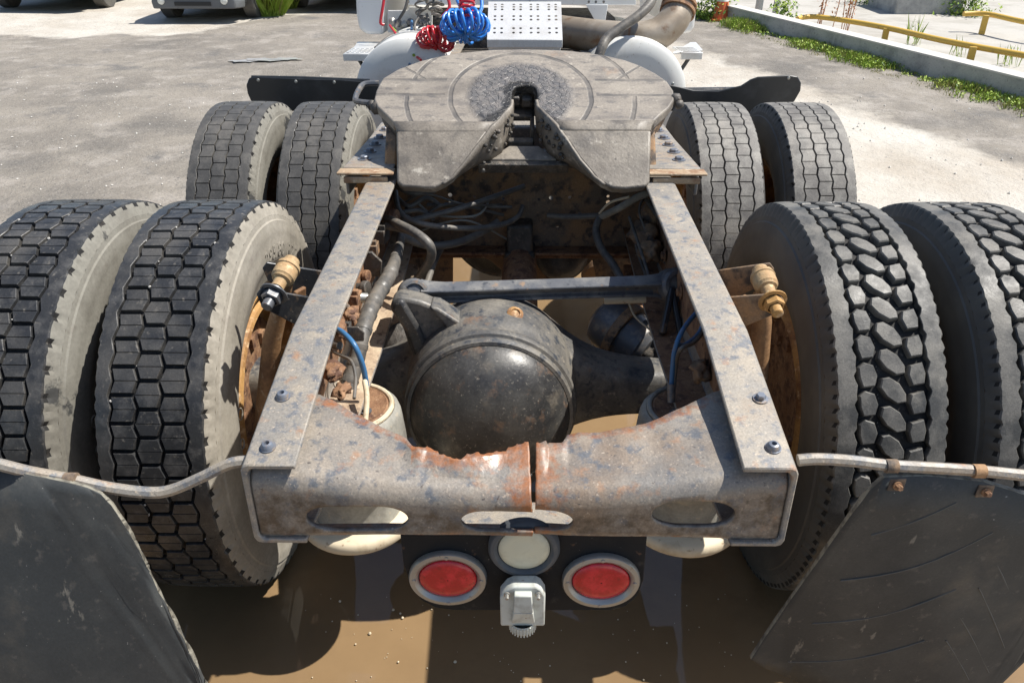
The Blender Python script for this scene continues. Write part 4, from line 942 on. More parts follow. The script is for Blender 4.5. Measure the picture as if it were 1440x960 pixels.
# tower forged onto the housing that holds the torque rod
mb = MB(); Yt = FR-.10
tp = [(548, 436), (550, 424), (560, 418), (574, 420), (592, 424), (612, 432), (630, 444), (650, 452), (664, 470), (664, 505), (640, 530), (590, 525), (576, 492), (566, 462)]
mb.prism([at(px, py, Y=Yt) for px, py in tp], (0, .06, 0)); mb.build('rod_tower', MAT['axle_dust'], ax1, bevel=.010, seg=3)
mb = MB(); mb.prism([at(px, py, Y=Yt-.014) for px, py in ((549, 437), (553, 425), (566, 422), (590, 462), (606, 500), (600, 522), (582, 500), (570, 468))], (0, .09, 0)); mb.build('tower_rib', MAT['axle_black'], ax1, bevel=.010, seg=3)
mb = MB(); mb.prism([at(px, py, Y=Yt-.02) for px, py in ((604, 432), (616, 434), (660, 462), (672, 478), (660, 482), (630, 464))], (0, .07, 0)); mb.build('tower_rib', MAT['axle_dust'], ax1, bevel=.006, seg=3)
# torque rod
TY = FR+.0; e0 = at(581, 413, Y=TY); e1 = at(948, 401, Y=TY+.06); rod = empty('torque_rod', (0, 0, 0)); parent_keep(rod, truck, Matrix.Translation(e0)); rod['label'] = 'black forged torque rod lying across the frame above the axle'
d = (e1-e0).normalized(); mb = MB()
up = Vector((0, -.35, .94)); up = (up-d*up.dot(d)).normalized(); fb = d.cross(up)
sec = [(-.020, -.024), (.020, -.024), (.020, -.015), (.006, -.011), (.006, .011), (.020, .015), (.020, .024), (-.020, .024), (-.020, .015), (-.006, .011), (-.006, -.011), (-.020, -.015)]
L_ = (e1-e0).length; rings = []
for t_, s_ in ((.03, 1.25), (.07, 1.05), (.12, .95), (.5, .92), (.88, .95), (.93, 1.05), (.97, 1.25)): rings.append([e0+d*L_*t_+fb*a*s_+up*b_*s_ for a, b_ in sec])
mb.loft(rings); mb.build('bar', MAT['rod_steel'], rod, bevel=.002, seg=1)
for e, r_ in ((e0, .040), (e1, .046)):
    mb = MB(); axd = Vector((.25, -1, .45)); mb.lathe([(-.038, .5*r_), (-.036, r_*.85), (-.028, r_), (.028, r_), (.036, r_*.85), (.037, r_*.66), (.030, r_*.62), (.034, r_*.3), (.034, 0)], e, axd, 32); mb.build('eye', MAT['rod_steel'], rod)
mb = MB(); q = Matrix.Rotation(R(28), 3, 'Y') @ Matrix.Rotation(R(25), 3, 'X'); mb.box(e0+Vector((.004, -.045, .006)), (.045, .025, .032), q); mb.box(e0+Vector((-.018, -.052, -.012)), (.012, .03, .045), q); mb.box(e0+Vector((.010, -.055, -.004)), (.010, .03, .045), q); mb.build('straddle_pin', MAT['black_paint'], rod, bevel=.004)
# bracket on the right rail: two splayed legs and a bolt boss
mb = MB()
g0 = at(945, 405, Y=TY+.02)
for px, py, w_ in ((931, 470, .022), (958, 476, .020)): mb.bar(g0, at(px, py, Y=TY-.06), .016, w_, (0, 1, 0))
mb.prism([at(px, py, Y=TY+.06) for px, py in ((930, 398), (962, 386), (1000, 392), (1010, 430), (985, 450), (955, 440), (935, 420))], (0, .05, 0)); mb.build('rod_bracket', MAT['black_paint'], truck, bevel=.005)
mb = MB(); mb.lathe([(0, .03), (.02, .03), (.022, .022), (.05, .022), (.052, .012), (.052, 0)], at(968, 402, Y=TY+.02), (.2, -1, .5), 16); mb.build('rod_bolt', MAT['rust'], truck)
# air springs, hanger arms, chambers
for sg in (-1, 1):
    YA = 1.45; cx = -.384 if sg < 0 else .390
    T = empty('air_spring', (0, 0, 0)); parent_keep(T, truck, Matrix.Translation((cx, YA, .4))); T['label'] = ('left' if sg < 0 else 'right')+' air spring with dusty rubber bellows on a cream base ring'
    mb = MB(); mb.lathe([(.690, .09), (.700, .106), (.694, .115), (.682, .119), (.66, .122), (.62, .126), (.58, .128), (.55, .125), (.53, .115), (.51, .10), (.46, .098), (.425, .104)], (cx, YA, 0), (0, 0, 1), 40); mb.build('bellows', MAT['bag_rubber'], T, smooth_deg=50)
    mb = MB(); mb.lathe([(.703, 0), (.703, .082), (.706, .088), (.701, .094)], (cx, YA, 0), (0, 0, 1), 40); mb.build('top_plate', MAT['rust'], T)
    mb = MB(); mb.tube([Vector((cx+.099*math.cos(q), YA+.099*math.sin(q), .703)) for q in np.linspace(0, 2*math.pi, 33)[:-1]], .006, 8, closed=True); mb.build('bead_ring', MAT['cream' if sg < 0 else 'bag_rubber'], T)
    for q in (-.5, .5): bolt((cx+.045*q*2, YA-.02, .704), (0, 0, 1), .009, T, True, 'stud', 'steel_dark')
    mb = MB(); mb.lathe([(.425, .09), (.420, .130), (.412, .137), (.396, .138), (.388, .132), (.382, .115), (.38, 0)], (cx, YA, 0), (0, 0, 1), 48); mb.build('base_ring', MAT['cream'], T, smooth_deg=50)
    mb = MB(); w2 = .085; rings = []
    for y, z, h in ((1.40, .365, .03), (1.46, .36, .04), (1.54, .38, .06), (1.66, .44, .07), (1.82, .445, .08), (2.05, .50, .08), (2.30, .60, .07), (2.42, .63, .06)):
        rings.append([Vector((cx+a*w2/2, y, z+b_*h/2)) for a, b_ in ((-1, -1), (1, -1), (1, 1), (-1, 1))])
    mb.loft(rings); mb.build('spring_beam', MAT['dust_tan' if sg < 0 else 'rust'], truck, bevel=.008)
    mb = MB(); mb.prism([Vector((cx-sg*.0+sg*.045, 2.25, .55)), Vector((cx+sg*.045, 2.52, .55)), Vector((cx+sg*.045, 2.50, .80)), Vector((cx+sg*.045, 2.20, .80))], (sg*.02, 0, 0)); mb.build('spring_hanger', MAT['rust_dark'], truck, bevel=.006)
def chamber(c, ax_, m1, label):
    T = empty('brake_chamber', (0, 0, 0)); parent_keep(T, truck, Matrix.Translation(c)); T['label'] = label
    mb = MB(); mb.lathe([(-.10, 0), (-.10, .03), (-.095, .062), (-.075, .078), (-.01, .082), (-.005, .092), (.012, .092), (.017, .082), (.06, .080), (.085, .072), (.10, .05), (.105, 0)], c, ax_, 32); mb.build('canister', MAT[m1], T)
    mb = MB(); mb.lathe([(-.012, .090), (-.010, .097), (.017, .097), (.019, .090)], c, ax_, 32); mb.build('clamp_band', MAT['rust_dark'], T)
    bm = bmesh.new(); bmesh.ops.create_icosphere(bm, subdivisions=4, radius=.07)
    for v in bm.verts: v.co = Vector((v.co.x*.9, v.co.y*.9, v.co.z*1.2))*(1+.25*mnoise.noise(v.co*24)+.12*mnoise.noise(v.co*60))+c+Vector((.065, -.035, -.02))
    me = bpy.data.meshes.new('mud_cake'); bm.to_mesh(me); bm.free(); me.materials.append(MAT['greasy']); me.polygons.foreach_set('use_smooth', [True]*len(me.polygons)); o = bpy.data.objects.new('mud_cake', me); C.objects.link(o); parent_keep(o, T)
chamber(at(878, 470, Y=2.06), (-.6, .5, .25), 'steel_dark', 'grey brake chamber on the right caked with mud')
chamber(at(560, 480, Y=2.05), (-.5, .6, .2), 'greasy', 'brake chamber on the left caked with mud')
chamber(at(590, 392, Y=2.75), (0, 1, .2), 'greasy', 'brake chamber ahead of the middle crossmember on the left')
chamber(at(850, 375, Y=2.85), (.3, 1, .2), 'rust_dark', 'brake chamber ahead of the middle crossmember on the right')
# shock absorbers with their yellow bushings and fork brackets
for sg in (-1, 1):
    if sg < 0: bt = at(400, 386, Y=1.52); nutp = at(379, 424, Y=1.45); low = at(352, 560, Y=1.50); f1 = (at(386, 371, Y=1.565), at(441, 393, Y=1.60)); f2 = (at(378, 408, Y=1.47), at(424, 432, Y=1.50))
    else: bt = at(1076, 398, Y=1.52); nutp = at(1090, 432, Y=1.45); low = at(1082, 500, Y=1.50); f1 = (at(1072, 372, Y=1.565), at(1030, 392, Y=1.60)); f2 = (at(1084, 414, Y=1.47), at(1046, 430, Y=1.50))
    T = empty('shock_absorber', (0, 0, 0)); parent_keep(T, truck, Matrix.Translation(bt)); T['label'] = ('left' if sg < 0 else 'right')+' shock absorber with a dusty yellow bushing on a bracket outside the rail'
    axd = (nutp-bt).normalized(); mb = MB()
    mb.lathe([(-.046, .011), (-.043, .017), (-.028, .019), (-.026, .025), (-.017, .027), (-.015, .0245), (-.004, .0255), (.010, .025), (.013, .022), (.017, .021), (.019, .015), (.028, .014), (.040, .014)], bt, axd, 28); mb.build('bushing', MAT['bush_yellow'], T)
    mb = MB(); mb.lathe([(0, .012), (.052, .012), (.054, .030), (.057, .030), (.058, .022)], bt, axd, 24); mb.lathe([(.058, .021), (.074, .021), (.076, .016)], bt, axd, 6); mb.lathe([(.074, .012), (.094, .012), (.096, .009), (.096, 0)], bt, axd, 16); mb.build('stud_and_nut', MAT['steel_dark' if sg < 0 else 'rust_orange'], T, smooth_deg=30)
    mb = MB(); xr = sg*.432
    for (a, b_), nm in ((f1, 0), (f2, 1)):
        e = Vector((xr, b_.y+.03, b_.z)); dd = (a-e); s2 = Vector((0, 0, -1))
        pl = [e+Vector((0, 0, .004)), a+dd.normalized()*.018+Vector((0, 0, .0)), a+dd.normalized()*.030+s2*.016, a+dd.normalized()*.022+s2*.045, e+s2*.10]
        mb.prism(pl, (0, .007, 0))
    mb.box((xr+sg*.004, (f1[1].y+f2[1].y)/2+.03, f1[1].z-.06), (.008, .20, .13)); mb.build('fork_bracket', MAT['black_paint' if sg < 0 else 'rust_dark'], T, bevel=.002)
    mb = MB(); mb.tube([bt+Vector((0, .01, -.02)), bt+(low-bt)*.5+Vector((0, .03, -.02)), low+Vector((0, .05, -.12))], [.014, .018, .024, .026], 20); mb.build('body', MAT['shock_rust'], T)
    mb = MB(); mb.bar(bt+Vector((sg*-.01, .06, -.06)), Vector((sg*.58, 1.62, .45)), .035, .010); mb.build('dust_shield', MAT['shock_rust'], T, bevel=.003)
    for yy, zz_ in ((1.75, .93), (1.95, .95), (2.05, .90)): bolt((sg*.432, yy, zz_), (sg, 0, 0), .014, rails[sg], True, 'bolt', 'rust_dark')
mb = MB(); mb.lathe([(-.28, 0), (-.28, .03), (-.27, .048), (-.25, .055), (.25, .055), (.27, .048), (.28, .03), (.28, 0)], (.498, 1.56, .66), (0, 1, 0), 32); mb.build('shadow_filler', MAT['rust_dark'], truck)  # added unseen cylinder, closes a lit gap between rail and tyre shadows
# lumpy fittings and brackets inside the left rail
def blob(c, s_, m_, name, parent, seed=0, sc_=(1, 1, 1)):
    bm = bmesh.new(); bmesh.ops.create_icosphere(bm, subdivisions=3, radius=s_)
    for v in bm.verts:
        v.co = Vector((v.co.x*sc_[0], v.co.y*sc_[1], v.co.z*sc_[2]))*(1+.7*mnoise.noise(v.co*(1.2/s_)+Vector((seed*3.3, 0, 0)))+.5*mnoise.noise(v.co*(3.5/s_)+Vector((seed, 5, 0))))+c
    me = bpy.data.meshes.new(name); bm.to_mesh(me); bm.free(); me.materials.append(MAT[m_]); me.polygons.foreach_set('use_smooth', [True]*len(me.polygons)); o = bpy.data.objects.new(name, me); C.objects.link(o); parent_keep(o, parent); return o
for i, (px, py, Y, s_) in enumerate(((496, 440, 1.64, .020), (478, 462, 1.55, .022), (470, 520, 1.35, .024), (482, 548, 1.27, .018))):
    blob(at(px, py, Y=Y), s_*.75, 'rust', 'mud_clod', rails[-1], i, (1, 1.8, .8))
def fitting(px, py, Y, kind, s_, m_='rust'):
    c = at(px, py, Y=Y); mb = MB()
    if kind == 'box': mb.box(c, (s_, s_*1.5, s_*1.1), Matrix.Rotation(random.uniform(-.2, .2), 3, 'Z')); mb.box(c+Vector((s_*.2, -s_*.3, s_*.7)), (s_*.5, s_*.5, s_*.5))
    if kind == 'pin': mb.lathe([(-s_, 0), (-s_, s_*.5), (s_*.4, s_*.5), (s_*.4, s_*.75), (s_, s_*.75), (s_, 0)], c, (1, -.3, .1), 14)
    if kind == 'elbow': mb.tube(smooth([c+Vector(v)*s_ for v in ((-1.2, .5, 0), (0, 0, .2), (.4, -.2, -.5), (.5, -.4, -1.6))], 4), s_*.35, 10)
    if kind == 'ear': mb.prism([c+Vector(v)*s_ for v in ((-1, 0, -1), (.9, 0, -1), (1.1, 0, .2), (.4, 0, 1), (-1, 0, 1))], (0, s_*.3, 0))
    mb.build('rail_fitting', MAT[m_], rails[-1], bevel=.002)
for a_ in ((498, 420, 1.72, 'box', .030), (486, 432, 1.66, 'elbow', .022), (505, 405, 1.80, 'pin', .026), (480, 412, 1.72, 'ear', .03), (517, 372, 1.90, 'ear', .035), (524, 350, 1.98, 'box', .03), (508, 388, 1.86, 'pin', .022), (494, 448, 1.62, 'elbow', .02), (487, 462, 1.58, 'box', .022), (536, 330, 2.05, 'box', .035), (545, 305, 2.1, 'pin', .03), (470, 452, 1.58, 'pin', .02), (500, 470, 1.5, 'ear', .018), (528, 305, 2.15, 'ear', .03)): fitting(*a_, m_=random.choice(('rust', 'rust_dark', 'rust_dark', 'greasy')))
for i, (px, py, Y, s_) in enumerate(((995, 410, 1.9, .03), (985, 520, 1.45, .02), (905, 330, 2.2, .04), (915, 350, 2.1, .03), (925, 300, 2.3, .05))):
    blob(at(px, py, Y=Y), s_, 'rust_dark', 'rusty_fitting', rails[1], i+20, (1, 1.3, 1))
for sg, ys_ in ((-1, (1.25, 1.45, 1.62, 1.84, 2.02)), (1, (1.2, 1.5, 1.8, 2.05))):
    for yy in ys_: bolt((sg*.412, yy, .85+.04*math.sin(yy*9)), (-sg, 0, 0), .012, rails[sg], True, 'bolt', 'rust')
mb = MB(); mb.tube([at(488, 417, Y=1.72), at(516, 419, Y=1.74)], .013, 14); mb.build('height_valve', MAT['stainless'], truck)
mb = MB(); mb.tube([at(850, 423, Y=1.9), at(908, 421, Y=1.9)], .010, 14); mb.build('link_pin', MAT['cream'], truck)
# hoses and cables
def hose(pts, r, m_='hose', name='air_line', label=None, n=10, k=6, ties=()):
    P_ = [at(px, py, Y=Y) for px, py, Y in pts]; mb = MB(); S = smooth(P_, k); mb.tube(S, r, n); o = mb.build(name, MAT[m_], truck, smooth_deg=60, label=label); return o, S
h, S = hose([(575, 290, 2.30), (566, 322, 2.15), (560, 352, 2.0), (549, 384, 1.86), (531, 415, 1.75), (518, 442, 1.66), (508, 475, 1.58), (501, 510, 1.54), (490, 545, 1.50), (486, 575, 1.47)], [.010, .011, .014, .019, .020, .0195, .019, .018, .018, .017], name='wiring_harness', label='thick taped wiring harness running along the inside of the left rail', n=14)
mb = MB()
for i in range(14, len(S)-2, 4):
    d = (S[i+1]-S[i]).normalized(); r_ = float(np.interp(i/(len(S)-1), np.linspace(0, 1, 10), [.010, .011, .014, .019, .020, .0195, .019, .018, .018, .017])); mb.lathe([(-.006, r_*.95), (-.004, r_+.0022), (.006, r_+.0018), (.012, r_*.97)], S[i], d+Vector((random.uniform(-.2, .2), 0, random.uniform(-.2, .2))), 14)
tag(mb.build('tape_wraps', MAT['hose'], h), kind='stuff')
H_ = [
 ([(737, 262, 2.38), (700, 275, 2.32), (650, 292, 2.25), (600, 305, 2.2), (565, 312, 2.15)], .0085, 'hose'),
 ([(735, 290, 2.38), (728, 305, 2.33), (705, 316, 2.27), (665, 321, 2.2), (620, 319, 2.15), (585, 312, 2.12), (562, 298, 2.15), (556, 270, 2.25)], .0085, 'hose'),
 ([(720, 291, 2.38), (670, 290, 2.36), (600, 288, 2.32)], .006, 'hose'),
 ([(540, 305, 2.12), (560, 315, 2.02), (585, 328, 1.95), (604, 345, 1.92), (606, 362, 1.95), (596, 380, 2.0), (584, 398, 2.05), (575, 420, 2.1)], .013, 'hose'),
 ([(700, 312, 2.34), (675, 328, 2.28), (640, 342, 2.2), (600, 345, 2.15), (565, 332, 2.1)], .012, 'hose'),
 ([(543, 318, 2.05), (575, 325, 2.0), (598, 336, 1.97)], .010, 'hose'),
 ([(770, 303, 2.38), (800, 305, 2.36), (850, 303, 2.34)], .010, 'hose'),
 ([(845, 305, 2.3), (870, 293, 2.24), (900, 276, 2.2), (925, 268, 2.2)], .011, 'bag_rubber'),
 ([(843, 307, 2.3), (838, 325, 2.26), (846, 350, 2.2), (862, 372, 2.15), (874, 395, 2.1), (880, 420, 2.06)], .012, 'hose'),
 ([(843, 300, 2.29), (858, 285, 2.25), (885, 277, 2.2)], .004, 'cream'),
 ([(885, 305, 2.2), (897, 340, 2.1), (910, 380, 2.0), (916, 400, 1.95)], .005, 'hose'),
 ([(905, 275, 2.25), (935, 320, 2.15), (940, 340, 2.1)], .007, 'hose'),
 ([(558, 262, 2.3), (580, 272, 2.28), (612, 268, 2.3)], .008, 'hose'), ([(556, 275, 2.3), (575, 290, 2.25), (600, 278, 2.3), (620, 290, 2.3)], .007, 'hose'), ([(560, 300, 2.2), (590, 296, 2.25), (610, 310, 2.25)], .007, 'hose'),
 ([(620, 350, 2.3), (610, 370, 2.2), (600, 400, 2.1)], .010, 'hose'),
]
for _ in range(4):
    x0 = random.uniform(556, 600); y0 = random.uniform(262, 330); H_.append(([(x0, y0, 2.3), (x0+random.uniform(15, 40), y0+random.uniform(-14, 22), 2.28), (x0+random.uniform(50, 90), y0+random.uniform(-20, 30), 2.3), (x0+random.uniform(100, 150), y0+random.uniform(-15, 18), 2.40)], random.uniform(.003, .0065), random.choice(('hose', 'hose', 'bag_rubber'))))
for _ in range(2):
    x0 = random.uniform(860, 915); y0 = random.uniform(270, 320); H_.append(([(x0, y0, 2.25), (x0+random.uniform(-25, 10), y0+random.uniform(25, 45), 2.2), (x0+random.uniform(0, 25), y0+random.uniform(60, 90), 2.12), (x0+random.uniform(10, 30), y0+random.uniform(100, 130), 2.05)], random.uniform(.003, .006), 'hose'))
for pts, r_, m_ in H_: hose(pts, r_, m_)
hose([(466, 460, 1.55), (480, 466, 1.50), (496, 482, 1.45), (506, 502, 1.44), (512, 522, 1.44), (515, 542, 1.44)], .0062, 'blue_line', label='blue air line curving down to the left air spring')
hose([(513, 536, 1.43), (516, 560, 1.38), (513, 600, 1.33)], .006, 'cream', label='cream plastic line beside the left air spring')
hose([(460, 490, 1.5), (480, 500, 1.45), (494, 508, 1.4), (500, 530, 1.36), (498, 560, 1.3)], .0035, 'hose')
hose([(462, 474, 1.52), (468, 484, 1.5), (478, 486, 1.48)], .009, 'hose')
hose([(944, 545, 1.45), (946, 515, 1.46), (949, 492, 1.46), (958, 468, 1.48), (972, 448, 1.54), (985, 436, 1.58), (990, 445, 1.6), (986, 463, 1.58), (975, 477, 1.54), (962, 485, 1.5), (952, 484, 1.47)], .0055, 'blue_line', label='looped blue air line at the right air spring')
hose([(948, 545, 1.45), (951, 510, 1.46), (958, 490, 1.42), (975, 482, 1.46), (988, 466, 1.52), (990, 448, 1.56)], .0045, 'hose')
mb = MB(); mb.tube([at(944, 540, Y=1.45), at(944, 566, Y=1.43)], [.010, .009, .008], 12); mb.build('line_fitting', MAT['steel_dark'], truck)
hose([(884, 425, 1.95), (893, 445, 1.93), (912, 462, 1.9), (922, 470, 1.88)], .003, 'cream')
# quarter fenders ahead of the front duals
def quarter(pts, Y0, lab):
    mb = MB(); mb.prism([at(px, py, Y=Y0) for px, py in pts], (0, .012, 0)); o = mb.build('quarter_fender', MAT['plastic_black'], truck, bevel=.005, label=lab)
    return o
YQ = 3.74
o = quarter([(346, 120), (350, 110), (362, 108), (420, 110.5), (480, 112), (530, 116), (545, 150), (420, 156), (366, 160), (352, 141), (348, 132)], YQ, 'black plastic fender behind the cab on the left')
mb = MB(); mb.tube([at(354, 109, Y=YQ+.012), at(420, 110, Y=YQ+.012), at(520, 114, Y=YQ+.012)], .009, 8); mb.build('rim_bead', MAT['plastic_black'], o)
o2 = quarter([(925, 118), (950, 121), (975, 127), (1010, 128), (1042, 121), (1056, 112), (1066, 108.5), (1110, 106), (1122, 108), (1127, 117), (1126, 128), (1118, 142), (1108, 153), (1050, 160), (930, 156)], YQ, 'black plastic fender behind the cab on the right with a dipped top edge')
for px, py, pr in ((363, 113, o), (416, 115, o), (470, 116, o), (1109, 110, o2), (946, 118, o2)):
    mb = MB(); mb.lathe([(0, .008), (.003, .006), (.004, 0)], at(px, py, Y=YQ-.001), (0, -1, 0), 8); mb.build('rivet', MAT['stainless'], pr)
for sg in (-1, 1):
    mb = MB(); mb.tube([Vector((sg*.43, 3.80, .98)), Vector((sg*1.1, 3.80, .99))], .018, 10); mb.build('fender_arm', MAT['black_paint'], truck)

# ------------------------------------------------------------------ back of the cab
cab = empty('cab', (0, 0, 0)); parent_keep(cab, truck, Matrix.Translation((0, 5.3, 1.0))); cab['label'] = 'white cab back with tanks, steps, exhaust elbow and coiled air hoses'
YC = 5.15
mb = MB()
pl = [at(px, py, Y=YC) for px, py in ((499, -20), (501, 22), (505, 42), (516, 49), (540, 49), (541, -20))]; mb.prism([Vector((p.x, p.y, p.z if p.z < 1.5 else 1.92)) for p in pl], (0, 1.9, 0)); mb.build('side_panel', MAT['white_paint'], cab, bevel=.02, seg=3)
pl = [at(px, py, Y=YC) for px, py in ((958, 49), (972, 46), (977, 38), (983, -20), (958, -20))]; mb = MB(); mb.prism([Vector((p.x, p.y, p.z if p.z < 1.5 else 1.92)) for p in pl], (0, 1.9, 0)); mb.build('side_panel', MAT['white_paint'], cab, bevel=.02, seg=3)
a = at(541, -2, Y=YC+.05); b_ = at(958, 8, Y=YC+.05)
mb = MB(); mb.box((0, YC+.9, 1.62), (1.74, 1.7, .58)); mb.build('rear_wall', MAT['white_paint'], cab, bevel=.03, seg=3)
mb = MB(); z0 = at(733, 7.5, Y=YC-.10).z; mb.box((0, YC-.07, z0+.03), (at(872, 0, Y=YC-.1).x-at(548, 0, Y=YC-.1).x, .06, .06)); bm_ = mb.build('rear_beam', MAT['white_paint'], cab, bevel=.004)
for px in (574, 588, 603, 620, 828, 838, 849, 745): mb = MB(); mb.lathe([(0, .008), (.006, .007), (.006, 0)], at(px, 3, Y=YC-.1), (0, -1, 0), 6); mb.build('bolt', MAT['steel_dark'], bm_)
mb = MB(); mb.prism([at(px, py, Y=YC-.12) for px, py in ((824, 7), (855, 7), (851, 32), (848, 36), (843, 37), (838, 32))], (0, .012, 0)); mb.build('hanger_bracket', MAT['white_paint'], cab, bevel=.002)
# gearbox tunnel and dark underside
mb = MB(); mb.box((0, YC+.4, 1.02), (1.2, .7, .36)); mb.box((0, YC-.3, .92), (.8, .6, .2)); mb.build('underside', MAT['greasy'], cab, bevel=.03)
mb = MB(); mb.prism([at(px, py, Y=YC-.02) for px, py in ((545, 15), (545, 46), (608, 48), (608, 10), (575, 10), (575, 15))], (0, .02, 0)); mb.build('connector_plate', MAT['tank_white'], cab, bevel=.004)
for k, px in enumerate((551, 560, 569, 577, 586, 596)):
    c = at(px, 31+((k*7) % 5), Y=YC-.05); mb = MB(); mb.lathe([(-.03, .018), (.0, .018), (.004, .022), (.02, .022), (.024, .014), (.03, 0)], c, (0.2, -1, .3), 12); mb.build('air_coupling', MAT['steel_dark' if k % 2 else 'stainless'], cab)
for sg in (-1, 1):
    mb = MB(); mb.lathe([(-.015, 0), (-.015, .22), (-.008, .275), (.012, .298), (.03, .302), (1.3, .302), (1.33, .28)], (sg*.62, 4.42, .855), (0, 1, 0), 56); t_ = mb.build('fuel_tank', MAT['tank_white'], cab, label='%s round white tank end' % ('left' if sg < 0 else 'right'))
    for y in (4.7, 5.3): mb = MB(); mb.lathe([(-.02, .303), (-.02, .308), (.02, .308), (.02, .303)], (sg*.62, y, .855), (0, 1, 0), 48); mb.build('strap', MAT['alu'], t_)
# steps
for sg, pts, lip in ((-1, ((492, 75), (520, 48), (550, 49), (521, 76)), ((482, 75), (519, 75), (519, 83), (482, 83))), (1, ((946, 74), (955, 50), (968, 53), (988, 70)), ((958, 74), (988, 73), (988, 81), (958, 82)))):
    z_ = at(505, 76, Y=4.62).z; mb = MB(); P_ = [at(px, py, z=z_) for px, py in pts]; P_ = [Vector((p.x, min(p.y, 5.2), p.z)) for p in P_]; mb.prism(P_, (0, 0, -.012)); q = min(p.y for p in P_)
    x0 = min(at(px, 76, Y=q).x for px, _ in lip); x1 = max(at(px, 76, Y=q).x for px, _ in lip); mb.box(((x0+x1)/2, q+.01, z_-.020), (x1-x0, .02, .038)); mb.box(((x0+x1)/2, q+.15, z_-.007), (x1-x0, .28, .012)); st = mb.build('step', MAT['alu'], cab, bevel=.002, label='%s aluminium cab step' % ('left' if sg < 0 else 'right'))
    mb = MB(); xm = (x0+x1)/2; mb.bar((xm, q+.05, z_-.03), (xm-sg*.05, q+.02, z_-.10), .02, .012); mb.build('strut', MAT['black_paint'], st)
    mb = MB()
    for r_ in range(4):
        for c2 in range(5): mb.box((x0+.02+(x1-x0-.04)*c2/4, q+.06+r_*.055, z_+.0015), (.018, .03, .003))
    tag(mb.build('tread_bumps', MAT['alu'], st), kind='stuff')
# perforated deck plate
D0 = at(685, 57, Y=4.28); D1 = at(791, 57, Y=4.28); D2 = at(687, 4, Y=4.58); D3 = at(789, 4, Y=4.58)
ux = (D1-D0); vx = ((D2+D3)/2-(D0+D1)/2); DN = ux.cross(vx).normalized()
mb = MB(); mb.prism([D0, D1, D3, D2], DN*.006); o = mb.build('deck_plate', MAT['alu'], None)
if DN.z < 0: DN = -DN
cols = (695, 705, 722, 732, 747, 757, 773, 783); rows_ = (8.5, 12, 15.5, 25, 30, 42, 48)
def dhole(u, v_):
    def f(mb):
        c = D0+ux*u+vx*v_; mb.lathe([(-.03, 0), (-.03, .0085), (.03, .0085), (.03, 0)], c, DN, 8)
    return f
cut(o, [dhole((c-685)/106., (57-r_)/53.) for c in cols for r_ in rows_]); o.data.materials.clear(); o.data.materials.append(MAT['alu']); parent_keep(o, cab); o['label'] = 'pale perforated metal deck plate'
mb = MB(); a = (D0+D1)/2; mb.box(a+Vector((0, -.004, -.016)), (ux.length, .008, .040)); mb.box(a+Vector((0, .03, -.045)), (ux.length*.96, .05, .02)); mb.build('deck_lip', MAT['alu'], o, bevel=.002)
mb = MB(); mb.box(a+Vector((0, .30, -.08)), (ux.length*.9, .25, .12)); mb.build('deck_box', MAT['greasy'], o)
# exhaust
def cpath(pts): return [at(px, py, Y=Y) for px, py, Y in pts]
mb = MB(); S = smooth(cpath([(760, 40, 5.0), (800, 46, 4.85), (850, 52, 4.7), (895, 54, 4.62), (925, 48, 4.62), (946, 30, 4.66), (955, 8, 4.72), (958, -20, 4.8)]), 6); mb.tube(S, .088, 24); ex = mb.build('exhaust_pipe', MAT['pipe'], cab, label='thick rusty exhaust pipe turning upwards at the right')
i = len(S)-9
for off in (0, 2): mb = MB(); d = (S[i+off+1]-S[i+off]).normalized(); mb.lathe([(-.012, .09), (-.012, .100), (.006, .100), (.006, .09)], S[i+off], d, 28); mb.build('clamp_band', MAT['rust'], ex)
mb = MB(); mb.lathe([(-.006, .089), (-.006, .093), (.006, .093), (.006, .089)], S[17], (S[18]-S[17]), 28); mb.build('weld_seam', MAT['rust'], ex)
mb = MB(); mb.tube(smooth(cpath([(921, -25, 4.62), (916, 2, 4.52), (898, 22, 4.45), (872, 40, 4.4), (854, 54, 4.36), (846, 68, 4.32), (840, 86, 4.3)]), 6), .026, 14); mb.build('rubber_hose', MAT['hose'], cab)
# coiled hoses
def coil_ring(cpx, cpy, Y, Rm, rm, n, r, m_, tilt=(0, 0), squash=1.0, arc=1.0, name='coiled_air_hose', label=None):
    c = at(cpx, cpy, Y=Y); pts = []; q = Matrix.Rotation(R(tilt[0]), 3, 'X') @ Matrix.Rotation(R(tilt[1]), 3, 'Y')
    T_ = n*14
    for k in range(T_+1):
        u = 2*math.pi*arc*k/T_; v = 2*math.pi*n*k/T_; rk = rm*(1+.10*math.sin(u*5+1)+.07*math.sin(u*11)); rr = Rm+rk*math.cos(v); uu = u+.05*math.sin(v)+.03*math.sin(7*u); p = Vector((rr*math.cos(uu), rk*squash*math.sin(v), rr*math.sin(uu)*1.02)); pts.append(c+q @ p)
    mb = MB(); mb.tube(pts, r, 7); o = mb.build(name, MAT[m_], cab, smooth_deg=80, label=label); return o
coil_ring(654, 37, 4.35, .072, .055, 19, .0085, 'blue_hose', (62, 18), 1.0, .96, label='bright blue coiled air hose bundled into a ring')
coil_ring(613, 56, 4.42, .054, .042, 17, .0080, 'red_hose', (58, -30), 1.0, .96, label='red coiled air hose bundled into a ring')
